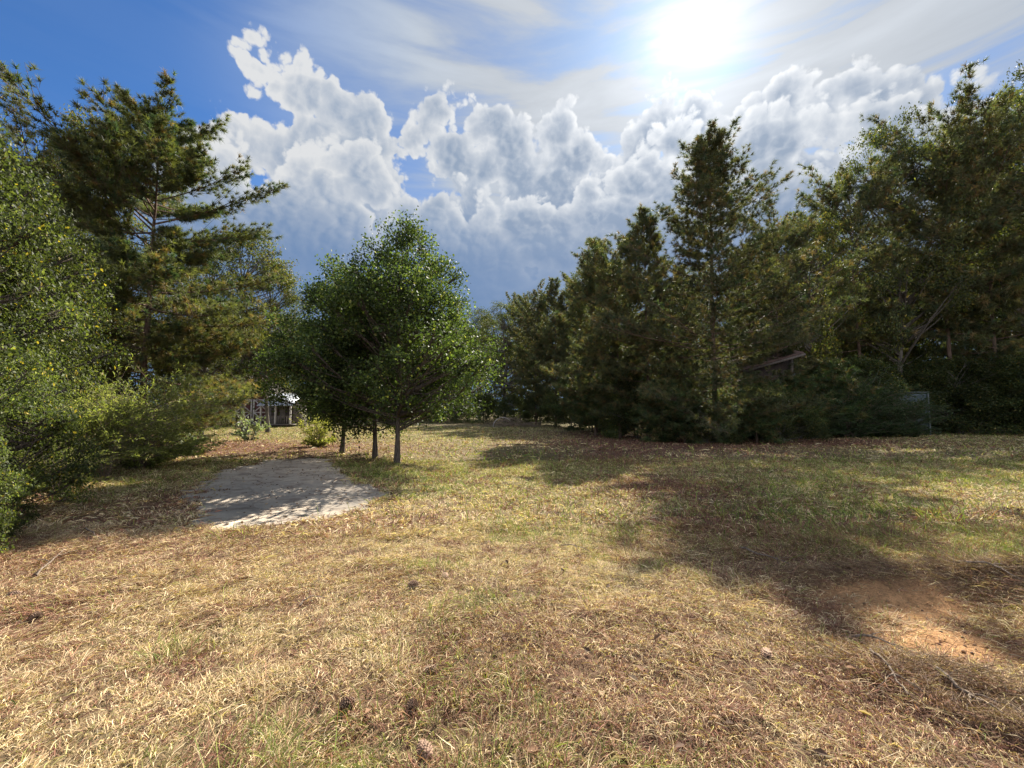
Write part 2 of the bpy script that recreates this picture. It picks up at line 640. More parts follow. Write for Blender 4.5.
# ------------------------------------------------------------------ the ground, one sheet to the horizon
def build_ground():
    nA = 900
    radii = np.concatenate((np.geomspace(0.35, 60, 470), np.geomspace(66, 3500, 40)))
    # finer in front of the camera, coarser behind
    u = np.linspace(-1, 1, nA + 1)[:-1]
    ang = np.pi * (0.62 * u + 0.38 * u ** 3)
    A, RR = np.meshgrid(ang, radii)
    x = RR * np.sin(A)
    y = RR * np.cos(A)
    z = height(x, y)
    z = np.where(RR > 150, height0(x, y) * 0 + 0.35, z)
    verts = np.stack((x, y, z), -1).reshape(-1, 3)
    verts = np.vstack((verts, [[0, 0, float(height(np.array(0.0), np.array(0.0)))]]))
    col = cover_colour(cover(verts[:, 0], verts[:, 1]))
    nR = len(radii)
    i = np.arange(nR - 1)[:, None] * nA
    j = np.arange(nA)[None]
    j2 = (j + 1) % nA
    q = np.stack((i + j, i + nA + j, i + nA + j2, i + j2), -1).reshape(-1, 4)
    q = q[:, ::-1]
    c = len(verts) - 1
    t = np.stack((np.full(nA, c), j[0], j2[0]), -1)[:, ::-1]
    loops = np.concatenate((q.ravel(), t.ravel()))
    sizes = np.concatenate((np.full(len(q), 4), np.full(len(t), 3)))
    me = make_mesh('ground', verts, loops, sizes, M_GROUND, col, smooth=True)
    o = link(bpy.data.objects.new('ground', me))
    # make sure it faces up
    if me.polygons[0].normal.z < 0:
        me.flip_normals()
    tag(o, kind='structure')


build_ground()


def build_pad():
    m, t, b = material('worn_concrete')
    oc = obj_coords(t)
    n1 = noise(t, oc, 1.3, 6, 0.65)
    n2 = noise(t, oc, 30, 5, 0.75)
    n3 = noise(t, oc, 2.2, 6, 0.7, 0.4)
    c = mix(t, n1.step(0.35, 0.65), (0.46, 0.385, 0.29), (0.35, 0.295, 0.23))
    c = mix(t, n3.step(0.47, 0.66) * 0.7, c, (0.15, 0.10, 0.07))
    c = vmath(t, 'SCALE', c, scale=n2.step(0.2, 0.8) * 0.45 + 0.75)
    # cracks
    vo = t.nodes.new('ShaderNodeTexVoronoi')
    vo.feature = 'DISTANCE_TO_EDGE'
    vo.inputs['Scale'].default_value = 0.45
    w = vmath(t, 'ADD', oc, vmath(t, 'SCALE', noise(t, oc, 2.5, 4, 0.6, out='Color'), scale=0.5))
    t.links.new(w.s, vo.inputs['Vector'])
    crack = 1.0 - V(t, vo.outputs['Distance']).step(0.004, 0.016)
    c = mix(t, crack * 0.3, c, (0.06, 0.045, 0.035))
    t.links.new(c.s, b.inputs['Base Color'])
    b.inputs['Roughness'].default_value = 0.9
    bump(t, b, n2 * 0.5 + n3 - crack, 0.5, 0.01)
    ring = []
    n = len(PAD)
    for i in range(n):
        for k in range(6):
            p = PAD[i] + (PAD[(i + 1) % n] - PAD[i]) * k / 6
            ring.append(p)
    ring = np.array(ring)
    c0 = ring.mean(0)
    ring = c0 + (ring - c0) * 1.14
    N = len(ring)
    top = np.column_stack((ring, np.full(N, PAD_Z + 0.004)))
    low = np.column_stack((ring, np.full(N, PAD_Z - 0.12)))
    verts = np.vstack((top, low))
    loops = list(range(N))[::-1]
    sizes = [N]
    if np.sum(ring[:, 0] * np.roll(ring[:, 1], -1) - np.roll(ring[:, 0], -1) * ring[:, 1]) > 0:
        loops = list(range(N))
    for i in range(N):
        j = (i + 1) % N
        loops += [i, i + N, j + N, j]
        sizes.append(4)
    me = make_mesh('concrete_pavement', verts, loops, sizes, m)
    o = link(bpy.data.objects.new('concrete_pavement', me))
    tag(o, kind='structure')


build_pad()


# ------------------------------------------------------------------ grass: matted dry blades, one heap nobody could count
def blades(n, dmin, dmax, length, width, name, label, seed, kill=None, upright=0.3, spread=1.22, power=1.0):
    r = np.random.default_rng(seed)
    d = np.sqrt(dmin ** 2 + (dmax ** 2 - dmin ** 2) * r.random(n) ** power)
    x = d * spread * (r.random(n) * 2 - 1)
    y = d + 0
    sd = np.where((np.abs(x + 4) < 9) & (np.abs(y - 9) < 9), pad_sd(x, y), 9.0)
    keep = sd > -0.02 - 0.25 * r.random(n) ** 4
    w = cover(x, y)
    keep &= r.random(n) > w[:, 2] * 0.93
    keep &= r.random(n) > w[:, 1] * 0.30
    keep &= r.random(n) > 0.72 * sstep(fbm(x, y, 6.0, 3, 512), 0.54, 0.66)
    if kill is not None:
        keep &= kill(x, y)
    x, y, w = x[keep], y[keep], w[keep]
    n = len(x)
    z = height(x, y)
    g = w[:, 0]
    br = w[:, 1]
    ang = fbm(x, y, 0.7, 3, 201) * 14 + fbm(x, y, 2.5, 2, 203) * 5 + r.normal(0, 1.0, n) + (r.random(n) < 0.4) * r.random(n) * 6.28
    green = r.random(n) < g * 0.62
    clump = sstep(fbm(x, y, 3.2, 2, 301), 0.52, 0.72)
    L = length * (0.35 + 0.9 * r.random(n) ** 1.5) * np.where(green, 1.05, 1.0) * (0.7 + 0.8 * clump)
    pitch = np.where(green, np.abs(r.normal(0.55, 0.3, n)), np.abs(r.normal(upright * 0.5, upright * 0.7, n)) + 0.03 + 0.25 * clump * r.random(n))
    pitch = np.minimum(pitch, 1.35)
    ca, sa, cp, sp = np.cos(ang), np.sin(ang), np.cos(pitch), np.sin(pitch)
    wd = width * (0.6 + 0.8 * r.random(n))
    px_, py_ = -sa * wd, ca * wd
    bend = r.normal(0, 0.16, n)
    flat_ = r.random(n) < 0.32
    pitch = np.where(flat_ & ~green, np.abs(r.normal(0, 0.07, n)) + 0.02, pitch)
    L = np.where(flat_, L * 1.9, L)
    ca, sa, cp, sp = np.cos(ang), np.sin(ang), np.cos(pitch), np.sin(pitch)
    mx = x + ca * cp * L * 0.55
    my = y + sa * cp * L * 0.55
    mz = z + sp * L * 0.6 + 0.012
    ex = x + np.cos(ang + bend) * cp * L * 1.0
    ey = y + np.sin(ang + bend) * cp * L * 1.0
    ez = z + sp * L * np.where(green, 0.95, 0.65) + 0.008
    roll = r.normal(0, 0.7, n) * wd
    verts = np.empty((n, 5, 3), np.float32)
    verts[:, 0] = np.stack((x - px_, y - py_, z - 0.01 - roll), -1)
    verts[:, 1] = np.stack((x + px_, y + py_, z - 0.01 + roll), -1)
    verts[:, 2] = np.stack((mx + px_ * .85, my + py_ * .85, mz + roll), -1)
    verts[:, 3] = np.stack((mx - px_ * .85, my - py_ * .85, mz - roll), -1)
    verts[:, 4] = np.stack((ex, ey, ez), -1)
    base = np.arange(n)[:, None] * 5
    quad = base + np.array([0, 1, 2, 3])
    tri = base + np.array([3, 2, 4])
    loops = np.concatenate((quad, tri), 1).ravel()
    sizes = np.tile([4, 3], n)
    c = np.broadcast_to(np.array((0.64, 0.49, 0.29)), (n, 3)).copy()
    t1 = r.random(n)
    c[t1 < 0.32] = (0.37, 0.25, 0.14)
    c[(t1 > 0.32) & (t1 < 0.44)] = (0.76, 0.62, 0.40)
    c[(t1 > 0.44) & (t1 < 0.56)] = (0.46, 0.41, 0.16)
    dist_g = sstep(y, 5, 15)[:, None]
    c = c * (1 - dist_g * 0.35) + np.array((0.38, 0.34, 0.14)) * dist_g * 0.35
    gr = np.where((r.random(n) < 0.5)[:, None], np.array((0.16, 0.21, 0.045)), np.array((0.28, 0.30, 0.075)))
    c[green] = gr[green]
    br = np.maximum(br, 0.8 * sstep(fbm(x, y, 4.5, 4, 411, 0.65), 0.49, 0.62))
    brown = r.random(n) < br * 0.75
    c[brown] = np.where((r.random(n) < 0.5)[:, None], np.array((0.30, 0.150, 0.100)), np.array((0.18, 0.088, 0.062)))[brown]
    c *= (0.55 + 0.85 * r.random(n))[:, None]
    me = make_mesh(name, verts.reshape(-1, 3), loops, sizes, M_GRASS, np.repeat(c, 5, axis=0))
    o = link(bpy.data.objects.new(name, me))
    tag(o, label, 'grass', kind='stuff')
    return o


def not_under_hedge(x, y):
    return (-x - 0.80 * y) < 3.4 + 0.6 * fbm(x, y, 1.0, 2, 5)


blades(560000, 1.2, 6.0, 0.10, 0.0014, 'grass', 'matted dry mown grass, straw coloured, covering the near field', 11, not_under_hedge, 0.30)
blades(330000, 5.5, 14.0, 0.12, 0.0042, 'grass', 'sparser dry grass with green tufts across the middle of the field', 12, not_under_hedge, 0.45)
blades(190000, 13.0, 42.0, 0.14, 0.011, 'grass', 'short yellow-green grass of the far field below the woods', 13, None, 0.5)


# ------------------------------------------------------------------ tree builders
class Tubes:
    """limbs: tapered tubes collected into one mesh"""
    def __init__(s):
        s.v, s.f, s.n = [], [], 0

    def add(s, pts, rad, sides=5):
        pts = np.asarray(pts, float)
        k = len(pts)
        tan = np.gradient(pts, axis=0)
        tan /= np.linalg.norm(tan, axis=1)[:, None] + 1e-9
        ref = np.array((0.0, 0, 1)) if abs(tan[:, 2]).mean() < 0.8 else np.array((1.0, 0, 0))
        u = np.cross(tan, ref)
        u /= np.linalg.norm(u, axis=1)[:, None] + 1e-9
        w = np.cross(tan, u)
        a = np.arange(sides) / sides * 2 * math.pi
        rad = np.asarray(rad, float)
        ring = pts[:, None] + rad[:, None, None] * (np.cos(a)[None, :, None] * u[:, None] + np.sin(a)[None, :, None] * w[:, None])
        s.v.append(ring.reshape(-1, 3))
        i = (np.arange(k - 1)[:, None] * sides + s.n)
        j = np.arange(sides)[None]
        j2 = (j + 1) % sides
        s.f.append(np.stack((i + j, i + j2, i + sides + j2, i + sides + j), -1).reshape(-1, 4))
        s.n += k * sides

    def mesh(s, name, mat):
        return make_mesh(name, np.vstack(s.v), np.vstack(s.f), 4, mat, smooth=True)


def norm(a):
    return a / (np.linalg.norm(a, axis=-1, keepdims=True) + 1e-9)


def leaf_mesh(name, pos, size, mat, col, r, aspect=0.55, up=0.5, dirs=None):
    """folded rhombic leaves"""
    n = len(pos)
    a = norm(r.normal(0, 1, (n, 3)) if dirs is None else dirs + r.normal(0, 0.5, (n, 3)))
    nr = norm(r.normal(0, 1, (n, 3)) + np.array((0, 0, up * 2)))
    b = norm(np.cross(a, nr))
    nn = np.cross(b, a)
    L = size * (0.6 + 0.8 * r.random(n))[:, None]
    v = np.empty((n, 4, 3), np.float32)
    v[:, 0] = pos
    v[:, 1] = pos + a * L * 0.45 + b * L * aspect * 0.5 + nn * L * 0.12
    v[:, 2] = pos + a * L - nn * L * 0.10
    v[:, 3] = pos + a * L * 0.45 - b * L * aspect * 0.5 + nn * L * 0.12
    base = np.arange(n)[:, None] * 4
    loops = np.concatenate((base + [0, 1, 2], base + [0, 2, 3]), 1).ravel()
    return make_mesh(name, v.reshape(-1, 3), loops, 3, mat, np.repeat(col, 4, axis=0))


def needle_mesh(name, pos, dirs, K, length, width, mat, col, r, spread=0.75):
    """tufts of K needles at pos, fanning about dirs"""
    n = len(pos)
    P = np.repeat(pos, K, axis=0)
    D = np.repeat(dirs, K, axis=0)
    m = n * K
    back = r.random(m)[:, None] * 0.10
    d = norm(D + r.normal(0, spread, (m, 3)))
    L = (length * (0.7 + 0.5 * r.random(m)))[:, None]
    P = P - D * back
    side = norm(np.cross(d, r.normal(0, 1, (m, 3)))) * (width / 2)
    v = np.empty((m, 3, 3), np.float32)
    v[:, 0] = P - side
    v[:, 1] = P + side
    droop = np.array((0, 0, -0.12)) * L
    v[:, 2] = P + d * L + droop
    return make_mesh(name, v.reshape(-1, 3), np.arange(m * 3), 3, mat, np.repeat(np.repeat(col, K, axis=0), 3, axis=0))


def tints(n, base, r, var=0.25, alts=()):
    c = np.broadcast_to(np.array(base, float), (n, 3)).copy()
    t = r.random(n)
    lo = 0.0
    for frac, cc in alts:
        k = (t >= lo) & (t < lo + frac)
        c[k] = cc
        lo += frac
    return c * (1 + var * r.normal(0, 1, (n, 1))).clip(0.45, 1.8)


G_PINE = (0.096, 0.106, 0.052)
PINE_ALT = [(0.22, (0.15, 0.145, 0.060)), (0.12, (0.20, 0.14, 0.065)), (0.16, (0.062, 0.090, 0.048))]


def pine_meshes(name, Ht, base, rmax, seed, n_br=95, K=9, nl=0.20, nw=0.018, side_n=7, tuft_n=4, profile=None, bare=0.12, lean=0.0, alts=PINE_ALT,
                droop=0.15, trunk_r=None, top_open=1.0, tint=G_PINE, crook=0.10, brown=0.0, sweep=1.0):
    """a loblolly-like pine: trunk and whorls of limbs with needle tufts on every shoot"""
    r = np.random.default_rng(seed)
    tr = trunk_r or Ht * 0.0115
    T = Tubes()
    zs = np.linspace(0, 1, 16)
    wob = np.cumsum(r.normal(0, crook * 0.25, (16, 2)), axis=0)
    wob -= wob[0]
    tp = np.column_stack((wob[:, 0] + lean * zs ** 1.5 * Ht, wob[:, 1], zs * Ht))
    T.add(tp, tr * (1 - zs * 0.93) * (1 + 0.35 * np.exp(-zs * 40)), 9)
    if profile is None:
        profile = lambda t: (1 - t) ** 0.75 * (0.35 + 0.65 * min(1, t * 3.5 + 0.25))
    pos, dirs = [], []
    for i in range(n_br):
        t = (i + r.random()) / n_br
        t = t ** 0.9
        z = base + (Ht * 0.985 - base) * t
        az = i * 2.399 + r.normal(0, 0.45)
        L = rmax * profile(t) * (0.60 + 0.55 * r.random()) + 0.25
        if r.random() < bare:
            L *= 0.5
        rise = 0.10 + 0.75 * sweep * t ** 1.6 + r.normal(0, 0.13) - droop * (1 - t)
        o = np.array([np.interp(z, tp[:, 2], tp[:, k]) for k in range(3)])
        h = np.array((math.cos(az), math.sin(az), 0))
        s = np.linspace(0, 1, 6)
        bendv = r.normal(0, 0.10) * L
        perp = np.array((-h[1], h[0], 0))
        pts = o + h * (s * L)[:, None] + np.array((0, 0, 1.0)) * (L * (rise * s + 0.22 * s ** 2.2 * (0.4 + t * sweep)))[:, None] + perp * (bendv * s ** 2)[:, None]
        br = max(0.012, tr * 0.28 * (L / rmax) ** 0.9)
        T.add(pts, br * (1 - 0.85 * s), 5)
        # side shoots
        ns = max(2, int(side_n * (0.5 + L / rmax)))
        for k in range(ns):
            u = 0.28 + 0.72 * (k + r.random()) / ns
            p = np.array([np.interp(u, s, pts[:, c]) for c in range(3)])
            sgn = 1 if (k % 2) else -1
            sl = L * (0.16 + 0.30 * (1 - u)) * (0.6 + 0.8 * r.random()) + 0.12
            dr = norm(h * (0.75 + 0.5 * r.random()) + perp * sgn * (0.35 + 0.9 * (1 - u) + 0.3 * r.random()) + np.array((0, 0, 0.15 + 0.45 * r.random() + 0.3 * t)))
            e = p + dr * sl + np.array((0, 0, 0.10 * sl))
            T.add(np.array([p, (p + e) / 2 - np.array((0, 0, 0.04 * sl)), e]), [br * 0.35, br * 0.22, 0.004], 3)
            q = tuft_n if sl > 0.35 else max(1, tuft_n // 2)
            for m in range(q):
                w = (m + 0.6 + 0.4 * r.random()) / q
                tp_ = p + (e - p) * w + r.normal(0, 0.07 + 0.03 * sl, 3)
                pos.append(tp_)
                dirs.append(dr + np.array((0, 0, 0.35)))
        pos.append(pts[-1])
        dirs.append(h + np.array((0, 0, 0.5)))
    pos.append(tp[-1])
    dirs.append((0, 0, 1.0))
    pos = np.array(pos)
    dirs = norm(np.array(dirs))
    n = len(pos)
    # whole boughs differ a little in tone
    tone = 0.75 + 0.5 * fbm(pos[:, 0] + pos[:, 2] * 0.7, pos[:, 1] + pos[:, 2] * 0.4, 0.6, 2, seed)
    col = tints(n, tint, r, 0.2, alts) * tone[:, None]
    if brown > 0:
        hit = r.random(n) < brown * (1 - sstep(pos[:, 2], 0.35 * Ht, 0.7 * Ht)) * sstep(fbm(pos[:, 0], pos[:, 1] + pos[:, 2], 0.5, 2, seed + 5), 0.35, 0.6)
        col[hit] = tints(int(hit.sum()), (0.22, 0.16, 0.075), r, 0.2, [(0.45, (0.19, 0.185, 0.065))])
    crown = needle_mesh(name + '_crown', pos, dirs, K, nl, nw, M_NEEDLE, col, r)
    return T.mesh(name + '_trunk', M_BARK_PINE), crown


def bez(a, b, c, n):
    t = np.linspace(0, 1, n)[:, None]
    return a * (1 - t) ** 2 + 2 * b * t * (1 - t) + c * t ** 2


def broad_meshes(name, Ht, env, seed, n_clump=70, per=260, leaf=0.09, clump_r=0.7, tint=(0.06, 0.085, 0.025), alts=(), trunk_h=0.3, trunk_r=None,
                 bark=None, shell=0.55, flat_=0.7, twigs=6, stems=1, spread0=0.0, up=0.5, aspect=0.55, wob=0.012, lean=(0, 0)):
    """env(t, az) -> radius at relative height t (0 crown foot .. 1 top). Limbs run from the trunk to every leaf clump."""
    r = np.random.default_rng(seed)
    tr = trunk_r or Ht * 0.016
    T = Tubes()
    z0 = Ht * trunk_h
    cz = []
    k = 0
    while len(cz) < n_clump and k < n_clump * 30:
        k += 1
        t = r.random() ** 0.85
        az = r.random() * 2 * math.pi
        R_ = env(t, az)
        if r.random() > (R_ / env.rmax) ** 1.0 + 0.12:
            continue
        rad = R_ * (shell + (1 - shell) * r.random()) if r.random() < 0.72 else R_ * r.random() ** 0.5
        cz.append((rad * math.cos(az) + lean[0] * t, rad * math.sin(az) + lean[1] * t, z0 * 0.9 + (Ht - z0 * 0.9 - clump_r * 0.35) * t))
    cz = np.array(cz)
    tops = []
    for st in range(stems):
        off = np.array((0.0, 0, 0)) if stems == 1 else np.array((spread0 * math.cos(st * 2.1 + seed), spread0 * math.sin(st * 2.1 + seed), 0))
        zs = np.linspace(0, 1, 9)
        w = np.cumsum(r.normal(0, wob * Ht, (9, 2)), axis=0)
        w -= w[0]
        topz = Ht * (0.80 if stems == 1 else 0.6)
        tp = np.column_stack((w[:, 0] + off[0] * (0.4 + 2.5 * zs) + lean[0] * 0.8 * zs, w[:, 1] + off[1] * (0.4 + 2.5 * zs) + lean[1] * 0.8 * zs, zs * topz))
        T.add(tp, tr * (1 - 0.88 * zs) * (1 + 0.4 * np.exp(-zs * 30)), 9)
        tops.append(tp)
    pos, col = [], []
    for i, c in enumerate(cz):
        tp = tops[i % len(tops)]
        hz = np.clip(c[2] - (0.35 + 0.5 * r.random()) * math.hypot(c[0], c[1]) * 0.8, z0 * (0.62 + 0.9 * r.random()), tp[-1, 2] * 0.97)
        o = np.array([np.interp(hz, tp[:, 2], tp[:, k]) for k in range(3)])
        mid = (o + c) / 2 + np.array((0, 0, -0.06 * np.linalg.norm(c - o))) + r.normal(0, 0.07 * np.linalg.norm(c - o), 3)
        pts = bez(o, mid, c, 6)
        L = np.linalg.norm(c - o)
        br = min(tr * 0.45, 0.010 + 0.014 * L)
        T.add(pts, np.linspace(br, 0.008, 6), 5)
        cr = clump_r * (0.6 + 0.75 * r.random())
        n = int(per * (cr / clump_r) ** 2 * (0.8 + 0.4 * r.random()))
        # several small sprays in a clump keep its outline broken
        m = 7
        sub = norm(r.normal(0, 1, (m, 3))) * (cr * (0.35 + 0.65 * r.random((m, 1))))
        sub[:, 2] *= flat_
        for q in range(min(twigs, m)):
            e = c + sub[q] * 1.1
            T.add(np.array([pts[-2], c + sub[q] * 0.3, e]), [0.012, 0.008, 0.003], 3)
        which = r.integers(0, m, n)
        p = c + sub[which] * (0.55 + 0.6 * r.random((n, 1))) + r.normal(0, cr * 0.25, (n, 3)) * np.array((1, 1, flat_))
        pos.append(p)
        cc = tints(n, tint, r, 0.18, alts) * (0.55 + 0.85 * r.random() ** 1.3)
        col.append(cc)
    pos = np.vstack(pos)
    col = np.vstack(col)
    crown = leaf_mesh(name + '_crown', pos, leaf, M_LEAF, col, r, aspect, up)
    return T.mesh(name + '_trunk', bark or M_BARK_OAK), crown


class Env:
    def __init__(s, f, rmax, seed=0, lump=0.25):
        s.f, s.rmax, s.seed, s.lump = f, rmax, seed, lump

    def __call__(s, t, az):
        n = math.sin(az * 2 + s.seed + t * 5) * 0.5 + math.sin(az * 3.3 + s.seed * 2.3 + t * 9) * 0.5
        return max(0.05, s.rmax * s.f(t) * (1 + s.lump * n))


def place(name, meshes, x, y, height_scale, rz, label, cat, group=None, xs=1.0, parts=('trunk', 'crown'), z=None, tilt=(0, 0)):
    zz = float(height(np.array(float(x)), np.array(float(y)))) - 0.05 if z is None else z
    e = empty(name, (x, y, zz), rz, (height_scale * xs, height_scale * xs, height_scale))
    e.rotation_euler = (tilt[0], tilt[1], rz)
    tag(e, label, cat, group)
    for pn, me in zip(parts, meshes):
        if me is not None:
            link(bpy.data.objects.new(pn, me), e)
    return e


# ---------------------------------------------- the three pears by the concrete pad
def pear_env(t):
    return min(1.0, 0.62 + t * 1.6) * (1 - max(0, t - 0.26) / 0.74) ** 0.64 if t < 1 else 0.05


PEAR_ALT = [(0.20, (0.100, 0.130, 0.034)), (0.25, (0.038, 0.060, 0.020)), (0.03, (0.24, 0.24, 0.07))]


def pear(h, rmax, seed, n_clump=120):
    return broad_meshes('pear', h, Env(pear_env, rmax, seed, 0.20), seed, int(n_clump * 1.15), 290, 0.078, 0.54, (0.064, 0.092, 0.028), PEAR_ALT, 0.20, 0.080,
                        M_BARK_PEAR, 0.62, 0.9, 5, 1, up=0.35, aspect=0.72, wob=0.004)


x, y = gp(397, 464)
place('pear_tree', pear(7.6, 3.2, 3, 175), x, y, 1.0, 0.3, 'dense round-crowned green pear tree nearest the camera beside the concrete pad', 'tree', 'pear trees by the pad')
x, y = gp(375, 459)
place('pear_tree', pear(6.3, 2.4, 5, 100), x, y, 1.0, 1.3, 'pear tree with its trunk in the middle of the three dark trunks', 'tree', 'pear trees by the pad')
x, y = gp(358, 453)
place('pear_tree', pear(7.4, 3.1, 8, 135), x - 0.62, y, 1.0, 2.3, 'pear tree with the thin leftmost and farthest of the three trunks', 'tree', 'pear trees by the pad')


# ---------------------------------------------- pines
def at(px, d):
    a, b = ray(px, 430)
    return a * d, d


def h_for(py, d, px=512):
    a, b = ray(px, py)
    return EYE + b * d - float(height(np.array(a * d), np.array(float(d))))


PINE_BIG = pine_meshes('field_pine', 20.0, 1.5, 8.8, 21, n_br=195, K=24, nl=0.28, nw=0.028, side_n=12, tuft_n=6, bare=0.2, trunk_r=0.19, droop=0.10,
                       profile=lambda t: (1 - t) ** 0.95 * (0.82 + 0.18 * math.sin(t * 31)) * (0.7 + 0.3 * min(1, t * 4)) + 0.04)
PINE_LEFT = pine_meshes('gnarled_pine', 16.0, 1.3, 4.8, 33, n_br=140, K=32, nl=0.26, nw=0.024, side_n=14, tuft_n=7, bare=0.2, crook=0.14, trunk_r=0.17,
                        profile=lambda t: (0.80 + 0.20 * math.sin(t * 21) + 0.25 * max(0, 0.25 - t) * 4) * (1 if t < 0.66 else 1 - (t - 0.66) * 1.9), droop=0.35,
                        alts=[(0.30, (0.15, 0.16, 0.050)), (0.05, (0.22, 0.15, 0.06)), (0.22, (0.062, 0.096, 0.050))], brown=0.35, sweep=0.6)
PINE_B = pine_meshes('woods_pine', 16.0, 0.8, 4.2, 41, n_br=110, K=19, nl=0.34, nw=0.034, side_n=9, tuft_n=5, trunk_r=0.14)
PINE_C = pine_meshes('woods_pine', 16.0, 1.5, 3.4, 43, n_br=100, K=19, nl=0.34, nw=0.034, side_n=9, tuft_n=5, bare=0.2, trunk_r=0.13,
                     profile=lambda t: 0.30 + 0.70 * math.sin(3.14 * (0.1 + 0.8 * t)) if t < 0.85 else 0.55)
PINE_D = pine_meshes('woods_pine', 16.0, 5.5, 3.6, 47, n_br=84, K=19, nl=0.34, nw=0.034, side_n=10, tuft_n=5, bare=0.2, trunk_r=0.15,
                     profile=lambda t: 0.45 + 0.55 * math.sin(3.14 * (0.1 + 0.75 * t)))
YOUNG = pine_meshes('young_pine', 5.0, 0.2, 2.4, 53, n_br=60, K=16, nl=0.27, nw=0.030, side_n=9, tuft_n=5, trunk_r=0.06, tint=(0.070, 0.105, 0.038))

OAK_ALT = [(0.22, (0.115, 0.12, 0.036)), (0.06, (0.20, 0.16, 0.05)), (0.22, (0.050, 0.070, 0.026))]
oak_f = lambda t: math.sin(math.pi * min(1, 0.18 + 0.80 * t)) ** 0.6
OAK_A = broad_meshes('oak', 16.0, Env(oak_f, 5.2, 2, 0.3), 61, 120, 220, 0.15, 1.1, (0.074, 0.086, 0.036), OAK_ALT, 0.22, 0.24, None, 0.5, 0.55, 4)
OAK_B = broad_meshes('oak', 16.0, Env(oak_f, 4.4, 4, 0.3), 67, 105, 220, 0.15, 1.0, (0.068, 0.082, 0.036), OAK_ALT, 0.35, 0.20, None, 0.5, 0.6, 4)
OAK_C = broad_meshes('oak', 16.0, Env(lambda t: math.sin(math.pi * min(1, 0.12 + 0.8 * t)) ** 0.8, 5.0, 1, 0.35), 71, 110, 230, 0.16, 1.0, (0.098, 0.106, 0.036),
                     OAK_ALT + [(0.08, (0.17, 0.11, 0.04))], 0.30, 0.22, None, 0.6, 0.5, 5)
OAK_LOW = broad_meshes('understory', 6.0, Env(lambda t: math.sin(math.pi * min(1, 0.30 + 0.66 * t)) ** 0.5, 2.8, 5, 0.3), 73, 90, 330, 0.12, 0.8,
                       (0.068, 0.092, 0.034), OAK_ALT, 0.04, 0.06, None, 0.5, 0.7, 3, 3, 0.3)

def top_of(meshes):
    v = np.empty(len(meshes[1].vertices) * 3, np.float32)
    meshes[1].vertices.foreach_get('co', v)
    return float(np.percentile(v[2::3], 99.998))


TOPS = {}


def sc_of(meshes, top, d, px):
    k = meshes[1].name
    if k not in TOPS:
        TOPS[k] = top_of(meshes)
    return h_for(top, d, px) / TOPS[k]


# ---- right wood, front row, by pixel of trunk, depth, pixel of top
G_R = 'trees along the right edge of the field'
FRONT = [
    # name, meshes, native height, px, depth, top py, widen, label, cat
    ('pine_tree', PINE_C, 16, 536, 46, 282, 0.9, 'slim pine at the left end of the far row, just right of the pears', 'pine'),
    ('pine_tree', PINE_B, 16, 556, 44, 276, 0.8, 'bushy pine second in the far row right of the pears', 'pine'),
    ('pine_tree', PINE_C, 16, 580, 42, 268, 0.9, 'pine stepping up in height where the far row meets the tall pines', 'pine'),
    ('pine_tree', PINE_B, 16, 596, 29, 236, 0.95, 'dense pine at the left shoulder of the tall pine group', 'pine'),
    ('pine_tree', PINE_C, 16, 620, 26, 224, 0.95, 'full dark pine left of the tallest field pine, first of two close together', 'pine'),
    ('pine_tree', PINE_B, 16, 648, 24.5, 206, 0.9, 'full dark pine touching the tallest field pine on its left side', 'pine'),
    ('pine_tree', PINE_BIG, 20, 716, 22, 126, 1.0, 'tallest open-crowned pine standing free at the edge of the field under the sun', 'pine'),
    ('pine_tree', PINE_D, 16, 782, 27, 196, 0.8, 'pine with long loose upper boughs just right of the tallest field pine', 'pine'),
    ('oak_tree', OAK_C, 16, 812, 29, 210, 0.7, 'lower rusty-green hardwood filling the dip between the pines and the tall right wood', 'tree'),
    ('pine_tree', PINE_D, 16, 862, 33, 150, 0.85, 'tall pine whose crown makes the left shoulder of the right wood', 'pine'),
    ('oak_tree', OAK_A, 16, 910, 33, 116, 0.60, 'tall dark hardwood second from the left in the right wood', 'tree'),
    ('pine_tree', PINE_D, 16, 955, 32, 96, 0.85, 'tall pine with a dark green flat crown in the right wood', 'pine'),
    ('pine_tree', PINE_C, 16, 1000, 31, 88, 0.8, 'tall full-crowned pine near the right edge of the photograph', 'pine'),
    ('oak_tree', OAK_A, 16, 1060, 31, 66, 0.60, 'tall hardwood cut by the right edge of the photograph', 'tree'),
]
for i, (nm, me, h0, px, d, top, xs, lab, cat) in enumerate(FRONT):
    x, y = at(px, d)
    s = sc_of(me, top, d, px)
    place(nm, me, x, y, s, i * 1.7 + (0.9 if me is PINE_BIG else 0), lab, cat, G_R, xs)

# ---- trees behind, making the wood deep
BACK = [(505, 52, 300, OAK_A), (520, 56, 290, PINE_C), (548, 54, 300, OAK_B), (570, 50, 290, PINE_D), (592, 46, 262, OAK_B), (612, 44, 250, PINE_D), (636, 44, 280, OAK_A), (664, 40, 300, OAK_B),
        (682, 31, 262, PINE_B), (700, 36, 262, PINE_C), (742, 31, 250, PINE_B), (760, 34, 246, PINE_C), (772, 40, 270, OAK_B), (800, 42, 250, PINE_B), (828, 40, 240, OAK_A), (850, 44, 250, PINE_D), (884, 42, 260, OAK_B), (905, 40, 240, PINE_D), (936, 40, 270, OAK_A),
        (980, 38, 230, OAK_B), (1016, 38, 160, PINE_D), (1050, 40, 90, OAK_A), (1110, 34, 60, OAK_B), (1180, 30, 30, OAK_A), (1260, 28, 20, OAK_B), (480, 60, 304, OAK_B), (455, 62, 310, OAK_A), (430, 60, 312, PINE_D), (405, 62, 318, OAK_B)]
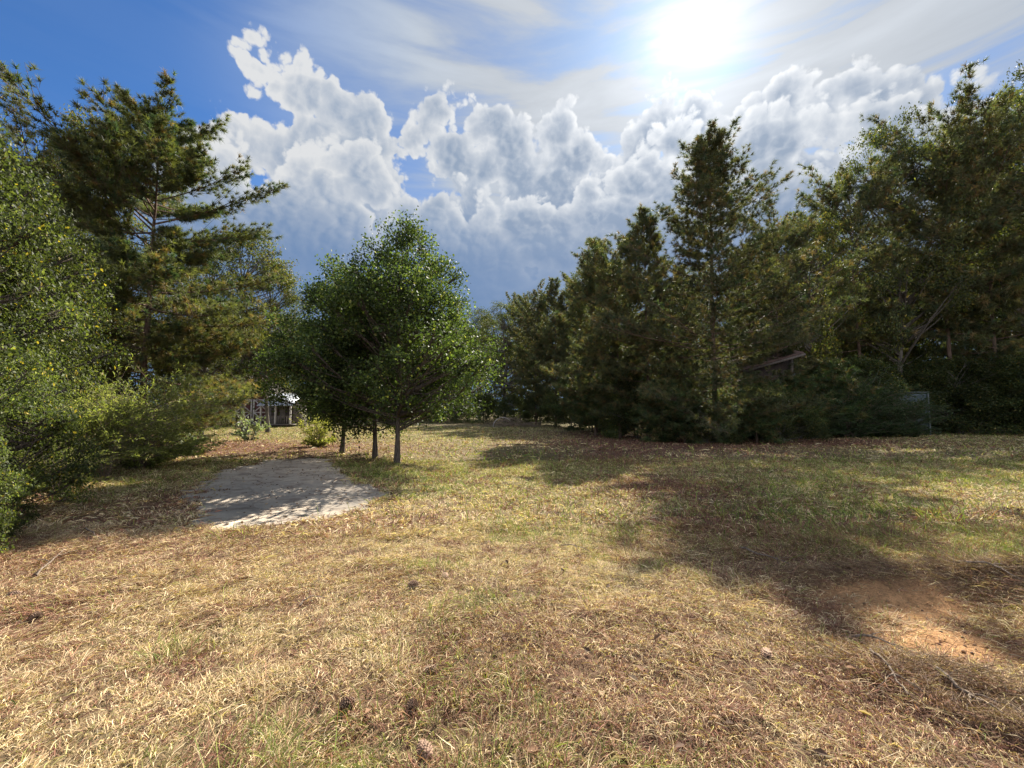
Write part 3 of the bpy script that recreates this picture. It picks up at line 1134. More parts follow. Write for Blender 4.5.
for i, (px, d, top, me) in enumerate(BACK):
    x, y = at(px, d)
    s = sc_of(me, top, d, px)
    pine = me in (PINE_B, PINE_C, PINE_D)
    place('pine_tree' if pine else 'oak_tree', me, x, y, s, i * 2.1, 'dark pine standing in the wood behind the front trees' if pine else
          'hardwood tree standing in the wood behind the front trees', 'pine' if pine else 'tree', 'pines behind the front trees' if pine else 'hardwoods behind the front trees', 0.8)

# ---- low growth along the foot of the wood
LOW = [(572, 42, 372, OAK_LOW), (592, 34, 372, YOUNG), (614, 28.5, 366, YOUNG), (638, 26.5, 362, OAK_LOW), (662, 22.5, 376, YOUNG), (684, 21.5, 386, YOUNG), (706, 21.2, 396, OAK_LOW),
       (762, 24.6, 376, YOUNG), (796, 24.8, 372, YOUNG), (730, 21.2, 384, YOUNG), (756, 21.6, 378, YOUNG), (782, 22.5, 384, OAK_LOW), (800, 24.5, 384, OAK_LOW), (826, 26.5, 356, YOUNG), (852, 28.5, 350, OAK_LOW),
       (880, 29, 372, YOUNG), (960, 31, 350, OAK_LOW), (985, 31, 366, OAK_LOW), (1015, 30, 345, OAK_LOW), (1050, 29, 350, OAK_LOW), (1090, 28, 340, OAK_LOW),
       (512, 47, 392, OAK_LOW), (540, 47, 388, OAK_LOW), (484, 50, 390, OAK_LOW), (455, 52, 394, OAK_LOW), (430, 54, 396, OAK_LOW), (930, 33, 350, OAK_LOW)]
PLACES = ['where the far row of trees bends towards the camera', 'at the foot of the left shoulder pine', 'under the first of the two full dark pines', 'leafy, under the pair of full dark pines',
          'just left of the tallest pine trunk', 'low before the tallest pine, its left side', 'leafy, at the foot of the tallest pine', 'tall, hiding the left of the rusty shed wall', 'tall, hiding the right of the rusty shed wall', 'its boughs before the tallest pine, right side',
          'below the rusty shed roof', 'leafy, dark, right of the rusty shed roof', 'leafy, at the middle of the dark brush line', 'feathery, tall, left of the covered pen', 'leafy, tall, behind the feathery young pine',
          'its boughs hanging over the covered pen', 'leafy, in deep shade right of the covered pen', 'leafy, lower, in deep shade right of the covered pen', 'leafy, at the foot of the full-crowned pine near the right edge',
          'leafy, at the right edge of the photograph', 'leafy, beyond the right edge of the photograph', 'leafy, behind the brush pile', 'leafy, right of the brush pile',
          'leafy, seen just right of the pear crown', 'leafy, behind the pear crown, right side', 'leafy, behind the pear trunks', 'leafy, directly behind the covered pen']
for i, (px, d, top, me) in enumerate(LOW):
    x, y = at(px, d)
    yp = me is YOUNG
    s = sc_of(me, top, d, px)
    place('young_pine' if yp else 'understory_shrub', me, x, y, s, i * 1.3, ('young pine ' if yp else 'shrub ') + PLACES[i], 'young pine' if yp else 'shrub',
          'low growth along the foot of the wood', 1.3 if yp else 1.15)

# ---------------------------------------------- left side
x, y = at(142, 19.0)
place('pine_tree', PINE_LEFT, x, y, sc_of(PINE_LEFT, 84, 19.0, 142), 2.6, 'big gnarled pine with browned lower boughs rising over the left hedge', 'pine', None, 1.0)
LEFT = [
    ('pine_tree', PINE_D, 16, 14, 24, 104, 0.9, 'dark pine top at the left edge of the photograph, behind the leafy vines', 'pine'),
    ('oak_tree', OAK_C, 16, 82, 25, 112, 0.6, 'thin-crowned oak between the left edge and the gnarled pine', 'tree'),
    ('oak_tree', OAK_A, 16, 200, 30, 240, 0.8, 'dark oak behind the lower trunk of the gnarled pine', 'tree'),
    ('oak_tree', OAK_C, 16, 246, 31, 236, 0.95, 'spreading oak with long limbs reaching towards the pears', 'tree'),
    ('oak_tree', OAK_A, 16, 268, 33, 262, 0.7, 'oak filling the gap between the spreading oak and the pears', 'tree'),
    ('oak_tree', OAK_B, 16, 120, 28, 250, 0.9, 'shaded oak deep behind the feathery shrub', 'tree'),
    ('oak_tree', OAK_B, 16, 215, 42, 300, 1.0, 'oak standing behind the red barn, left end', 'tree'),
    ('oak_tree', OAK_A, 16, 262, 56, 340, 1.0, 'oak standing far behind the small roofed porch', 'tree'),
    ('oak_tree', OAK_A, 16, 310, 56, 352, 1.0, 'oak seen low between the porch and the pears', 'tree'),
    ('oak_tree', OAK_B, 16, 355, 60, 345, 1.0, 'oak far behind the left pear', 'tree'),
    ('oak_tree', OAK_A, 16, 40, 20, 200, 0.9, 'tall oak in the left thicket behind the vines', 'tree'),
    ('oak_tree', OAK_B, 16, -40, 17, 150, 0.9, 'tall oak beyond the left edge of the photograph', 'tree'),
    ('oak_tree', OAK_A, 16, -140, 15, 100, 0.9, 'second tall oak beyond the left edge of the photograph', 'tree'),
]
for i, (nm, me, h0, px, d, top, xs, lab, cat) in enumerate(LEFT):
    x, y = at(px, d)
    place(nm, me, x, y, sc_of(me, top, d, px), i * 1.1 + 0.5, lab, cat, 'trees on the left', xs)

# near leafy wall on the left: privet-like small leaves, some pale
SH_ALT = [(0.25, (0.13, 0.15, 0.045)), (0.025, (0.42, 0.32, 0.05)), (0.20, (0.055, 0.075, 0.026)), (0.02, (0.22, 0.23, 0.13))]


def shrub_f(t):
    return math.sin(math.pi * min(1, 0.28 + 0.66 * t)) ** 0.55


VINE = broad_meshes('vine_tree', 7.0, Env(shrub_f, 2.6, 3, 0.3), 81, 170, 190, 0.088, 0.55, (0.066, 0.082, 0.030), SH_ALT, 0.05, 0.05, M_BARK_PEAR, 0.6, 0.8, 5, 3, 0.35, up=0.6, aspect=0.6)
PRIVET = broad_meshes('privet', 3.0, Env(shrub_f, 1.6, 6, 0.3), 83, 110, 220, 0.062, 0.36, (0.092, 0.115, 0.038), SH_ALT, 0.04, 0.03, M_BARK_PEAR, 0.6, 0.8, 5, 4, 0.3, up=0.6, aspect=0.6)
HEDGE = [('vine_tree', VINE, 7.0, -62, 8.4, 105, 'leafy vine-hung small tree at the left edge, tallest of the near hedge'),
         ('vine_tree', VINE, 7.0, 0, 13.0, 180, 'vine-hung small tree behind the feathery shrub, left part'),
         ('vine_tree', VINE, 7.0, 92, 18.0, 322, 'vine-hung small tree close in front of the gnarled pine'),
         ('vine_tree', VINE, 7.0, -120, 6.5, 60, 'vine-hung small tree beyond the left edge of the photograph'),
         ('privet_shrub', PRIVET, 3.0, -8, 6.3, 330, 'bushy privet at the left edge below the yellow leaves'),
         ('privet_shrub', PRIVET, 3.0, -10, 5.2, 455, 'low bright privet in the bottom left corner of the hedge'),
         ('privet_shrub', PRIVET, 3.0, 12, 7.8, 400, 'privet between the corner bush and the feathery shrub'),
         ('privet_shrub', PRIVET, 3.0, 36, 13.0, 330, 'privet rising behind the feathery shrub, left side'),
         ('privet_shrub', PRIVET, 3.0, 172, 18.0, 402, 'dark privet at the far end of the hedge beside the barn view'),
         ('privet_shrub', PRIVET, 3.0, -70, 4.2, 400, 'privet beyond the left edge of the photograph')]
for i, (nm, me, h0, px, d, top, lab) in enumerate(HEDGE):
    x, y = at(px, d)
    place(nm, me, x, y, sc_of(me, top, d, px), i * 0.9, lab, 'shrub' if 'privet' in nm else 'tree', 'hedge growth on the left', 0.78)


# feathery shrub: arching stems clothed in fine short leaves
def feathery(name, Ht, spread, seed, n_stem=60, per=150, leaf=0.045, tint=(0.14, 0.16, 0.045), alts=(), aspect=0.22, low_frac=0.4):
    r = np.random.default_rng(seed)
    T = Tubes()
    pos, dirs = [], []
    for i in range(n_stem):
        az = r.random() * 2 * math.pi
        L = Ht * (0.55 + 0.5 * r.random())
        out_ = spread * (0.25 + 0.75 * r.random())
        h = np.array((math.cos(az), math.sin(az), 0))
        a = np.array((0, 0, 0.02)) + h * 0.12 * r.random()
        low = r.random() < low_frac
        L *= 0.35 if low else 1.0
        out_ = max(out_, 0.7 * spread) if low else out_
        c = a + h * out_ + np.array((0, 0, L * (1 - 0.35 * (out_ / spread) ** 2)))
        b = a + h * out_ * 0.25 + np.array((0, 0, L * 0.75))
        pts = bez(a, b, c, 8)
        T.add(pts, np.linspace(0.012, 0.002, 8), 3)
        for k in range(9):
            u = 0.06 + 0.94 * r.random() ** 0.8
            p = np.array([np.interp(u, np.linspace(0, 1, 8), pts[:, q]) for q in range(3)])
            dr = norm((c - b) + r.normal(0, 0.45, 3) * L * 0.5 + np.array((0, 0, 0.15 * L)))
            sl = L * 0.28 * (0.5 + r.random())
            e = p + dr * sl
            T.add(np.array([p, e]), [0.004, 0.001], 3)
            m = per // 9
            w = r.random((m, 1))
            pos.append(p + (e - p) * w)
            dirs.append(np.broadcast_to(dr, (m, 3)))
    pos = np.vstack(pos)
    dirs = np.vstack(dirs)
    col = tints(len(pos), tint, r, 0.2, alts)
    return T.mesh(name + '_stems', M_STICK), leaf_mesh(name + '_leaves', pos, leaf, M_LEAF, col, r, aspect, 0.4, dirs)


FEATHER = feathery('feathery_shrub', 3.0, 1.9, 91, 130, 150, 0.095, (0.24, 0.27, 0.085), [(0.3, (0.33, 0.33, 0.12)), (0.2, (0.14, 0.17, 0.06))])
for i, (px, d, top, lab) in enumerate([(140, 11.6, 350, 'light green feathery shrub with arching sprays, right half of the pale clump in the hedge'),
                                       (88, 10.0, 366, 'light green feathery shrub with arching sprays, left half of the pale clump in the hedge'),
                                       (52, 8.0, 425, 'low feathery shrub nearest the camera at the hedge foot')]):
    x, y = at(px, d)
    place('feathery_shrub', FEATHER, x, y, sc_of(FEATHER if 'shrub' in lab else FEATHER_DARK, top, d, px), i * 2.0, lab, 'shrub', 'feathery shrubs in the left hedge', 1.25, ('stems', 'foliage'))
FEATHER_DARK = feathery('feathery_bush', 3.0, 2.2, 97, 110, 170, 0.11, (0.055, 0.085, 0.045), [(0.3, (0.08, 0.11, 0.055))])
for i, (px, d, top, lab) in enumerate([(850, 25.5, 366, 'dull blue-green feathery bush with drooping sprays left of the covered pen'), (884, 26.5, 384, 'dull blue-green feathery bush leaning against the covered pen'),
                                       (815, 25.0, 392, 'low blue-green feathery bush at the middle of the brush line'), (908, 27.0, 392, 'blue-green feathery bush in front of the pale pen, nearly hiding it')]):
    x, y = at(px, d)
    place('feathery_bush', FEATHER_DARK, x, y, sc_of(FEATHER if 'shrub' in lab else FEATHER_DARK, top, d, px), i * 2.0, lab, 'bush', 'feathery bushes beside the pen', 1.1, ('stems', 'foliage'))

YELLOW = feathery('sapling', 1.4, 0.75, 101, 46, 150, 0.08, (0.36, 0.36, 0.11), [(0.3, (0.45, 0.43, 0.16)), (0.2, (0.14, 0.16, 0.05))], 0.35)
BARE = feathery('dead_stems', 2.0, 1.0, 111, 26, 18, 0.05, (0.17, 0.13, 0.06), (), 0.3, 0.0)
for px, d, top, lab in [(66, 7.6, 415, 'thin bare brown stems standing at the hedge foot near the left edge'), (108, 9.4, 420, 'thin bare brown stems at the foot of the pale feathery shrubs')]:
    x, y = at(px, d)
    place('dead_stems', BARE, x, y, sc_of(BARE, top, d, px), px * 0.1, lab, 'dead stems', 'bare stems at the hedge foot', 1.0, ('stems', 'foliage'))
x, y = gp(317, 447)
place('yellow_green_bush', YELLOW, x, y, sc_of(YELLOW, 408, y, 317), 0.4, 'small yellow-green bush with spiky shoots left of the pear trunks', 'bush', None, 1.0, ('stems', 'foliage'))
PALE_SPRIG = feathery('sprig', 1.0, 0.6, 103, 16, 50, 0.11, (0.17, 0.20, 0.13), [(0.4, (0.30, 0.33, 0.25))], 0.6)
for px, d, top, lab in [(188, 17, 424, 'pale grey-leaved sprig at the right foot of the hedge'), (250, 24, 409, 'pale grey-leaved sprig in front of the red barn')]:
    x, y = at(px, d)
    place('pale_sprig', PALE_SPRIG, x, y, sc_of(PALE_SPRIG, top, d, px), 0.4, lab, 'plant', 'pale sprigs near the barn', 1.0, ('stems', 'foliage'))


# ---- the far wood behind the named trees, one dense mass nobody could count
def far_wood():
    r = np.random.default_rng(555)
    pos, col = [], []
    arc = [(-75, 30), (-60, 45), (-38, 62), (-20, 68), (0, 68), (18, 62), (34, 54), (48, 50), (62, 42), (78, 30), (88, 12)]
    arc = np.array(arc, float)
    seg = np.linalg.norm(np.diff(arc, axis=0), axis=1)
    cum = np.concatenate(([0], np.cumsum(seg)))
    for i in range(1500):
        s_ = r.random() * cum[-1]
        x = np.interp(s_, cum, arc[:, 0]) + r.normal(0, 2.2)
        y = np.interp(s_, cum, arc[:, 1]) + r.normal(0, 2.2)
        top = 9 + 5 * float(vnoise(s_ * 0.16, 3.3, 5)) + 3 * float(vnoise(s_ * 0.6, 1.3, 6))
        z = top * r.random() ** 0.9
        cr = 1.3 + 0.8 * r.random()
        n = 260
        p = np.array((x, y, z)) + r.normal(0, cr * 0.62, (n, 3))
        pos.append(p)
        col.append(tints(n, (0.062, 0.082, 0.030), r, 0.2, OAK_ALT) * (0.7 + 0.5 * r.random()))
    me = leaf_mesh('far_wood', np.vstack(pos), 0.34, M_LEAF, np.vstack(col), r, 0.6, 0.5)
    tag(link(bpy.data.objects.new('far_woods', me)), 'far dark wood closing the view behind the trees', 'woods', kind='stuff')


far_wood()


# ------------------------------------------------------------------ buildings and small things
def plain(name, c, rough=0.8, metal=0.0, n_scale=4.0, n_amt=0.35, bump_s=0.2, planks=None):
    m, t, b = material(name)
    oc = obj_coords(t)
    n = noise(t, oc, n_scale, 6, 0.7)
    n2 = noise(t, oc, n_scale * 7, 4, 0.7)
    k = (n.step(0.25, 0.75) * 0.7 + n2 * 0.3) * n_amt * 2 + (1 - n_amt)
    col = vmath(t, 'SCALE', mix(t, 0.0, c, c), scale=k)
    h = n2
    if planks:
        s = t.nodes.new('ShaderNodeSeparateXYZ')
        t.links.new(oc.s, s.inputs[0])
        u = (V(t, s.outputs[0]) + V(t, s.outputs[1])) * (1.0 / planks)
        fr = u._m('FRACT')
        gap = (1.0 - fr.step(0.0, 0.08)).max(fr.step(0.92, 1.0))
        col = vmath(t, 'SCALE', col, scale=1.0 - gap * 0.6)
        h = n2 - gap * 2.0
    t.links.new(col.s, b.inputs['Base Color'])
    b.inputs['Roughness'].default_value = rough
    b.inputs['Metallic'].default_value = metal
    bump(t, b, h, bump_s, 0.02)
    return m


class Boxes:
    def __init__(s):
        s.v, s.l, s.z = [], [], []
        s.n = 0

    def box(s, x0, x1, y0, y1, z0, z1):
        s.hull([(x0, y0, z0), (x1, y0, z0), (x1, y1, z0), (x0, y1, z0), (x0, y0, z1), (x1, y0, z1), (x1, y1, z1), (x0, y1, z1)])

    def hull(s, p):
        n = s.n
        s.v += [tuple(q) for q in p]
        for f in ((3, 2, 1, 0), (4, 5, 6, 7), (0, 1, 5, 4), (1, 2, 6, 5), (2, 3, 7, 6), (3, 0, 4, 7)):
            s.l += [n + i for i in f]
            s.z.append(4)
        s.n += 8

    def bar(s, a, b, w, d):
        """square bar from a to b, w across, d deep (along y)"""
        a, b = np.array(a, float), np.array(b, float)
        t = norm(b - a)
        dep = np.array((0, 1.0, 0)) if abs(t[1]) < 0.9 else np.array((0, 0, 1.0))
        u = norm(np.cross(t, dep)) * w / 2
        dep = norm(np.cross(u, t)) * d / 2
        s.hull([a - u - dep, a + u - dep, a + u + dep, a - u + dep, b - u - dep, b + u - dep, b + u + dep, b - u + dep])

    def poly(s, pts):
        n = s.n
        s.v += [tuple(q) for q in pts]
        s.l += list(range(n, n + len(pts)))
        s.z.append(len(pts))
        s.n += len(pts)

    def build(s, name, mat, parent=None, bev=0.0):
        me = make_mesh(name, s.v, s.l, s.z, mat)
        o = link(bpy.data.objects.new(name, me), parent)
        if bev:
            md = o.modifiers.new('b', 'BEVEL')
            md.width = bev
            md.segments = 2
        return o


def gz(x, y):
    return float(height(np.array(float(x)), np.array(float(y))))


M_RED = plain('barn_red_boards', (0.070, 0.022, 0.018), 0.85, planks=0.22)
M_TRIM = plain('old_white_paint', (0.36, 0.33, 0.30), 0.7, n_amt=0.3)
M_TIN = plain('grey_tin', (0.36, 0.38, 0.41), 0.45, 0.3, n_amt=0.3, planks=0.35)
M_RUST = plain('rusty_tin', (0.085, 0.048, 0.036), 0.8, 0.0, 2.5, 0.5, planks=0.4)
M_WOOD = plain('weathered_wood', (0.12, 0.10, 0.085), 0.9, planks=0.16)
M_BRN = plain('brown_boards', (0.045, 0.032, 0.026), 0.9, planks=0.2)
M_DARK = plain('dark_opening', (0.015, 0.013, 0.012), 0.9)

# red barn ------------------------------------------------
bx_, by_ = at(229, 44)
barn = empty('red_barn', (bx_, by_, gz(bx_, by_)), R(4))
tag(barn, 'dark red board barn with white cross braces, mostly hidden by the left trees', 'barn')
w = Boxes()
w.box(-4.2, 4.2, 0, 6, -0.2, 3.2)
for yy in (0.0, 6.0):
    w.poly([(-4.2, yy, 3.2), (4.2, yy, 3.2), (0, yy, 5.4)] if yy == 0 else [(4.2, yy, 3.2), (-4.2, yy, 3.2), (0, yy, 5.4)])
wall = w.build('wall', M_RED, barn)
w = Boxes()
for s_ in (-1, 1):
    w.hull([(s_ * 4.6, -0.4, 2.98), (0, -0.4, 5.42), (0, 6.4, 5.42), (s_ * 4.6, 6.4, 2.98),
            (s_ * 4.6, -0.4, 3.08), (0, -0.4, 5.52), (0, 6.4, 5.52), (s_ * 4.6, 6.4, 3.08)])
w.build('roof', M_BRN, barn)
for x0 in (0.55, 2.35):
    w = Boxes()
    w.box(x0, x0 + 1.7, -0.09, -0.02, 0.05, 2.7)
    dr = w.build('door', M_RED, barn)
    w = Boxes()
    e = -0.12
    for xa in (x0 + 0.07, x0 + 1.63):
        w.bar((xa, e, 0.05), (xa, e, 2.7), 0.14, 0.05)
    for za, zb in ((0.12, 1.30), (1.42, 2.62)):
        w.bar((x0 + 0.14, e - 0.004, za), (x0 + 1.56, e - 0.004, zb), 0.12, 0.05)
        w.bar((x0 + 1.56, e - 0.010, za), (x0 + 0.14, e - 0.010, zb), 0.12, 0.05)
    for za in (0.10, 1.36, 2.64):
        w.bar((x0 + 0.14, e + 0.006, za), (x0 + 1.56, e + 0.006, za), 0.12, 0.04)
    w.build('brace', M_TRIM, dr)
for xa in (-4.12, 0.40, 4.12):
    w = Boxes()
    w.bar((xa, -0.05, 0), (xa, -0.05, 3.15), 0.16, 0.06)
    w.build('corner_board', M_TRIM, barn)

# small roofed porch beside it ------------------------------------------------
px_, py_ = at(275, 41)
po = empty('small_porch_house', (px_, py_, gz(px_, py_)), 0)
tag(po, 'small outbuilding with a pale tin roof and white posts between the barn and the pears', 'outbuilding')
w = Boxes()
w.box(-1.5, 1.5, 1.2, 3.2, 0.0, 2.2)
w.build('wall', M_WOOD, po)
w = Boxes()
w.hull([(-1.7, -0.25, 2.02), (1.7, -0.25, 2.02), (1.6, 2.2, 3.28), (-1.6, 2.2, 3.28), (-1.7, -0.25, 2.10), (1.7, -0.25, 2.10), (1.6, 2.2, 3.36), (-1.6, 2.2, 3.36)])
w.hull([(-1.6, 2.2, 3.28), (1.6, 2.2, 3.28), (1.7, 3.5, 2.4), (-1.7, 3.5, 2.4), (-1.6, 2.2, 3.36), (1.6, 2.2, 3.36), (1.7, 3.5, 2.48), (-1.7, 3.5, 2.48)])
w.build('roof', M_TIN, po)
for xa in (-1.42, -0.02, 1.42):
    w = Boxes()
    w.bar((xa, 0, 0.3), (xa, 0, 2.05), 0.14, 0.14)
    w.build('post', M_TRIM, po, 0.01)
w = Boxes()
w.box(-1.5, 1.5, -0.05, 1.2, 0.18, 0.30)
w.build('floor', M_WOOD, po)
w = Boxes()
w.bar((-1.35, 0.0, 1.05), (-0.09, 0.0, 1.05), 0.07, 0.06)
w.bar((0.05, 0.0, 1.05), (1.35, 0.0, 1.05), 0.07, 0.06)
for k in range(14):
    xa = -1.28 + k * 0.197
    if abs(xa + 0.02) > 0.09:
        w.bar((xa, 0.0, 0.3), (xa, 0.0, 1.01), 0.035, 0.03)
w.build('railing', M_WOOD, po)
w = Boxes()
w.box(-1.1, -0.3, 1.17, 1.195, 1.0, 1.85)
w.box(0.3, 1.1, 1.17, 1.195, 0.3, 2.0)
w.build('door', M_BRN, po)

# rusty leaning shed in the brush on the right ------------------------------------------------
sx, sy = at(762, 26.5)
sh = empty('rusty_shed', (sx, sy, gz(sx, sy)), R(-14))
tag(sh, 'old shed with a sagging rust-brown roof half buried in the right brush', 'shed')
w = Boxes()
w.hull([(-1.9, 0.3, -0.1), (2.0, 0.3, -0.1), (2.0, 3.6, -0.1), (-1.9, 3.6, -0.1), (-1.9, 0.3, 3.6), (2.0, 0.3, 4.75), (2.0, 3.6, 5.4), (-1.9, 3.6, 4.3)])
w.build('wall', M_BRN, sh)
w = Boxes()
w.hull([(-2.3, -0.2, 3.75), (2.4, -0.2, 5.12), (2.3, 4.0, 6.1), (-2.2, 4.0, 4.9), (-2.3, -0.2, 3.83), (2.4, -0.2, 5.20), (2.3, 4.0, 6.18), (-2.2, 4.0, 4.98)])
w.build('roof', M_RUST, sh)
w = Boxes()
w.bar((-1.0, -0.26, 4.06), (2.45, -0.26, 5.07), 0.13, 0.05)
w.build('fascia', M_WOOD, sh)
for xa in (-1.7, 1.8):
    w = Boxes()
    w.bar((xa, 0.1, 0), (xa, 0.1, 3.9 + 0.28 * (xa + 1.9)), 0.14, 0.14)
    w.build('post', M_WOOD, sh)

# pale covered pen ------------------------------------------------
sx, sy = at(917, 29.5)
pen = empty('covered_pen', (sx, sy, gz(sx, sy)), R(8))
tag(pen, 'pale blue-grey cloth-covered pen with a light corner post under the right wood', 'pen')
M_TARP = plain('blue_grey_cloth', (0.03, 0.048, 0.052), 0.7, n_scale=1.5, n_amt=0.3)
M_POST = plain('pale_post', (0.09, 0.105, 0.105), 0.6)


def cloth(name, a, b, z0, z1, parent, seed):
    r = np.random.default_rng(seed)
    a, b = np.array(a, float), np.array(b, float)
    nu, nv = 26, 18
    u, v = np.meshgrid(np.linspace(0, 1, nu), np.linspace(0, 1, nv), indexing='ij')
    nrm = np.array((-(b - a)[1], (b - a)[0], 0))
    nrm = nrm / np.linalg.norm(nrm)
    off = 0.05 * np.sin(u * 19 + seed) * (0.4 + v) * 0.5 + 0.06 * (fbm(u * 6, v * 3, 1, 3, seed) - 0.5)
    sag = -0.06 * np.sin(u * math.pi) * v
    P = a + (b - a) * u[..., None] + nrm * off[..., None]
    P[..., 2] = z0 + (z1 - z0) * v + sag
    idx = np.arange(nu * nv).reshape(nu, nv)
    q = np.stack((idx[:-1, :-1], idx[1:, :-1], idx[1:, 1:], idx[:-1, 1:]), -1).reshape(-1, 4)
    me = make_mesh(name, P.reshape(-1, 3), q, 4, M_TARP, smooth=True)
    o = link(bpy.data.objects.new(name, me), parent)
    md = o.modifiers.new('s', 'SOLIDIFY')
    md.thickness = 0.01
    return o


cloth('cover', (-1.9, 0, 0), (1.0, 0, 0), 0.35, 2.9, pen, 3)
cloth('cover', (1.0, 0, 0), (1.5, 2.4, 0), 0.35, 2.8, pen, 4)
for p in ((-1.9, 0), (1.0, -0.05), (1.5, 2.4), (-1.6, 2.4)):
    T = Tubes()
    T.add([(p[0], p[1], -0.1), (p[0], p[1], 1.5), (p[0], p[1], 3.02)], [0.045] * 3, 8)
    link(bpy.data.objects.new('post', T.mesh('post', M_POST)), pen)
T = Tubes()
for a, b in (((-1.9, 0, 2.97), (1.0, 0, 2.97)), ((1.0, 0, 2.97), (1.5, 2.4, 2.97)), ((1.5, 2.4, 2.97), (-1.6, 2.4, 2.97)), ((-1.6, 2.4, 2.97), (-1.9, 0, 2.97))):
    T.add([a, b], [0.03, 0.03], 6)
link(bpy.data.objects.new('rail', T.mesh('rail', M_POST)), pen)


# brush pile ------------------------------------------------
def curved(a, b, sag, r, n=7, wob=0.03):
    a, b = np.array(a, float), np.array(b, float)
    t = np.linspace(0, 1, n)[:, None]
    L = np.linalg.norm(b - a)
    return a + (b - a) * t + np.array((0, 0, 1.0)) * (sag * 4 * t * (1 - t)) + r.normal(0, wob * L, (n, 3)) * (t * (1 - t) * 3)


r_ = np.random.default_rng(77)
qx, qy = at(512, 43)
bp = empty('brush_pile', (qx, qy, gz(qx, qy)), 0)
tag(bp, 'heap of cut branches lying at the far edge of the field right of the pears', 'brush pile')
T = Tubes()
for k in range(90):
    c = np.array((r_.normal(0, 1.3), r_.normal(0, 0.5), 0))
    a = r_.random() * math.pi * 2
    L = 0.5 + r_.random() * 1.1
    hgt = 0.75 * math.exp(-(c[0] / 1.7) ** 2)
    c[2] = hgt * r_.random()
    d_ = np.array((math.cos(a), math.sin(a) * 0.6, r_.normal(0, 0.25)))
    T.add(curved(c - d_ * L, c + d_ * L, 0.1, r_), np.linspace(0.025, 0.008, 7), 4)
link(bpy.data.objects.new('branches', T.mesh('branches', M_STICK)), bp)
T = Tubes()
t_ = np.linspace(0, math.pi * 0.78, 14)
T.add(np.column_stack((-0.9 - 0.95 * np.cos(math.pi - t_) * -1.0, np.full(14, -0.7), 0.9 * np.sin(t_) + 0.02)), np.linspace(0.055, 0.02, 14), 6)
link(bpy.data.objects.new('arched_branch', T.mesh('arched_branch', M_TRIM)), bp)


# sticks lying in the grass ------------------------------------------------
def stick(p0, p1, rad, label, seed, forks=2, lift=0.03):
    r = np.random.default_rng(seed)
    x0, y0 = gp(*p0)
    x1, y1 = gp(*p1)
    o = empty('fallen_stick', (x0, y0, gz(x0, y0)), 0)
    tag(o, label, 'stick')
    n = 9
    t = np.linspace(0, 1, n)
    X = x0 + (x1 - x0) * t + r.normal(0, 0.005, n)
    Y = y0 + (y1 - y0) * t + r.normal(0, 0.005, n)
    Z = height(X, Y) + lift + rad * 0.5 + 0.02 * np.sin(t * 3.1)
    P = np.column_stack((X - x0, Y - y0, Z - gz(x0, y0)))
    T = Tubes()
    T.add(P, rad * (1 - 0.6 * t), 7)
    link(bpy.data.objects.new('stem', T.mesh('stem', M_STICK)), o)
    for k in range(forks):
        i = 3 + int(r.integers(0, 4))
        d_ = norm(P[i + 1] - P[i])
        s_ = np.array((-d_[1], d_[0], 0.15)) * (1 if k % 2 else -1)
        L = 0.12 + 0.15 * r.random()
        T = Tubes()
        T.add(curved(P[i], P[i] + (d_ * 0.8 + s_ * 0.7) * L, 0.01, r, 5), np.linspace(rad * 0.5, rad * 0.15, 5), 5)
        link(bpy.data.objects.new('twig', T.mesh('twig', M_STICK)), o)


stick((851, 640), (903, 653), 0.010, 'pale straight stick lying across the edge of the bare sand', 1)
stick((938, 693), (1004, 738), 0.013, 'dark stick pointing down to the bottom right corner', 2)
stick((872, 668), (910, 712), 0.009, 'thin bent stick just below the pale straight stick', 3)
stick((36, 582), (68, 551), 0.010, 'thin stick near the left edge below the hedge', 4)
stick((84, 533), (101, 546), 0.011, 'short thick stick under the hedge, left of the concrete pad', 5, 1)
stick((738, 552), (800, 574), 0.011, 'long dark stick beside the brown needle litter', 6)
stick((955, 590), (1020, 604), 0.012, 'stick lying on the dark windrow of raked straw', 7)
stick((282, 460), (312, 457), 0.03, 'pale broken limb at the far edge of the concrete pad', 8, 2, 0.0)
stick((300, 612), (314, 604), 0.008, 'tiny pale stick in the straw below the concrete pad', 9, 1)
stick((560, 548), (590, 556), 0.007, 'little dark twig in the middle of the field', 10, 1)
stick((206, 500), (232, 508), 0.012, 'short branch lying on the left part of the concrete pad', 12, 2, 0.0)


# pine cones ------------------------------------------------
def cone_mesh(Lc=0.085, seed=1):
    r = np.random.default_rng(seed)
    V_, F_ = [], []
    rows = 11
    for i in range(rows):
        t = (i + 0.5) / rows
        z = (t - 0.5) * Lc
        rad = 0.031 * math.sin(math.pi * (0.12 + 0.80 * t)) ** 0.7
        m = 9
        for j in range(m):
            a = (j + 0.5 * (i % 2)) / m * 2 * math.pi + r.normal(0, 0.07)
            c, s_ = math.cos(a), math.sin(a)
            L = rad * (0.95 + 0.2 * r.random())
            wd = 0.0075
            n = len(V_)
            V_ += [(c * 0.006 - s_ * wd * .5, s_ * 0.006 + c * wd * .5, z - 0.004), (c * 0.006 + s_ * wd * .5, s_ * 0.006 - c * wd * .5, z - 0.004),
                   (c * L + s_ * wd, s_ * L - c * wd, z + 0.005), (c * L * 1.13, s_ * L * 1.13, z + 0.009), (c * L - s_ * wd, s_ * L + c * wd, z + 0.005),
                   (c * L * 0.9, s_ * L * 0.9, z - 0.004)]
            F_ += [(n, n + 1, n + 2), (n, n + 2, n + 4), (n + 2, n + 3, n + 4), (n, n + 5, n + 1), (n + 1, n + 5, n + 2), (n + 5, n + 3, n + 2), (n + 5, n + 4, n + 3), (n, n + 4, n + 5)]
    return make_mesh('pine_cone', V_, F_, 3, M_CONE)


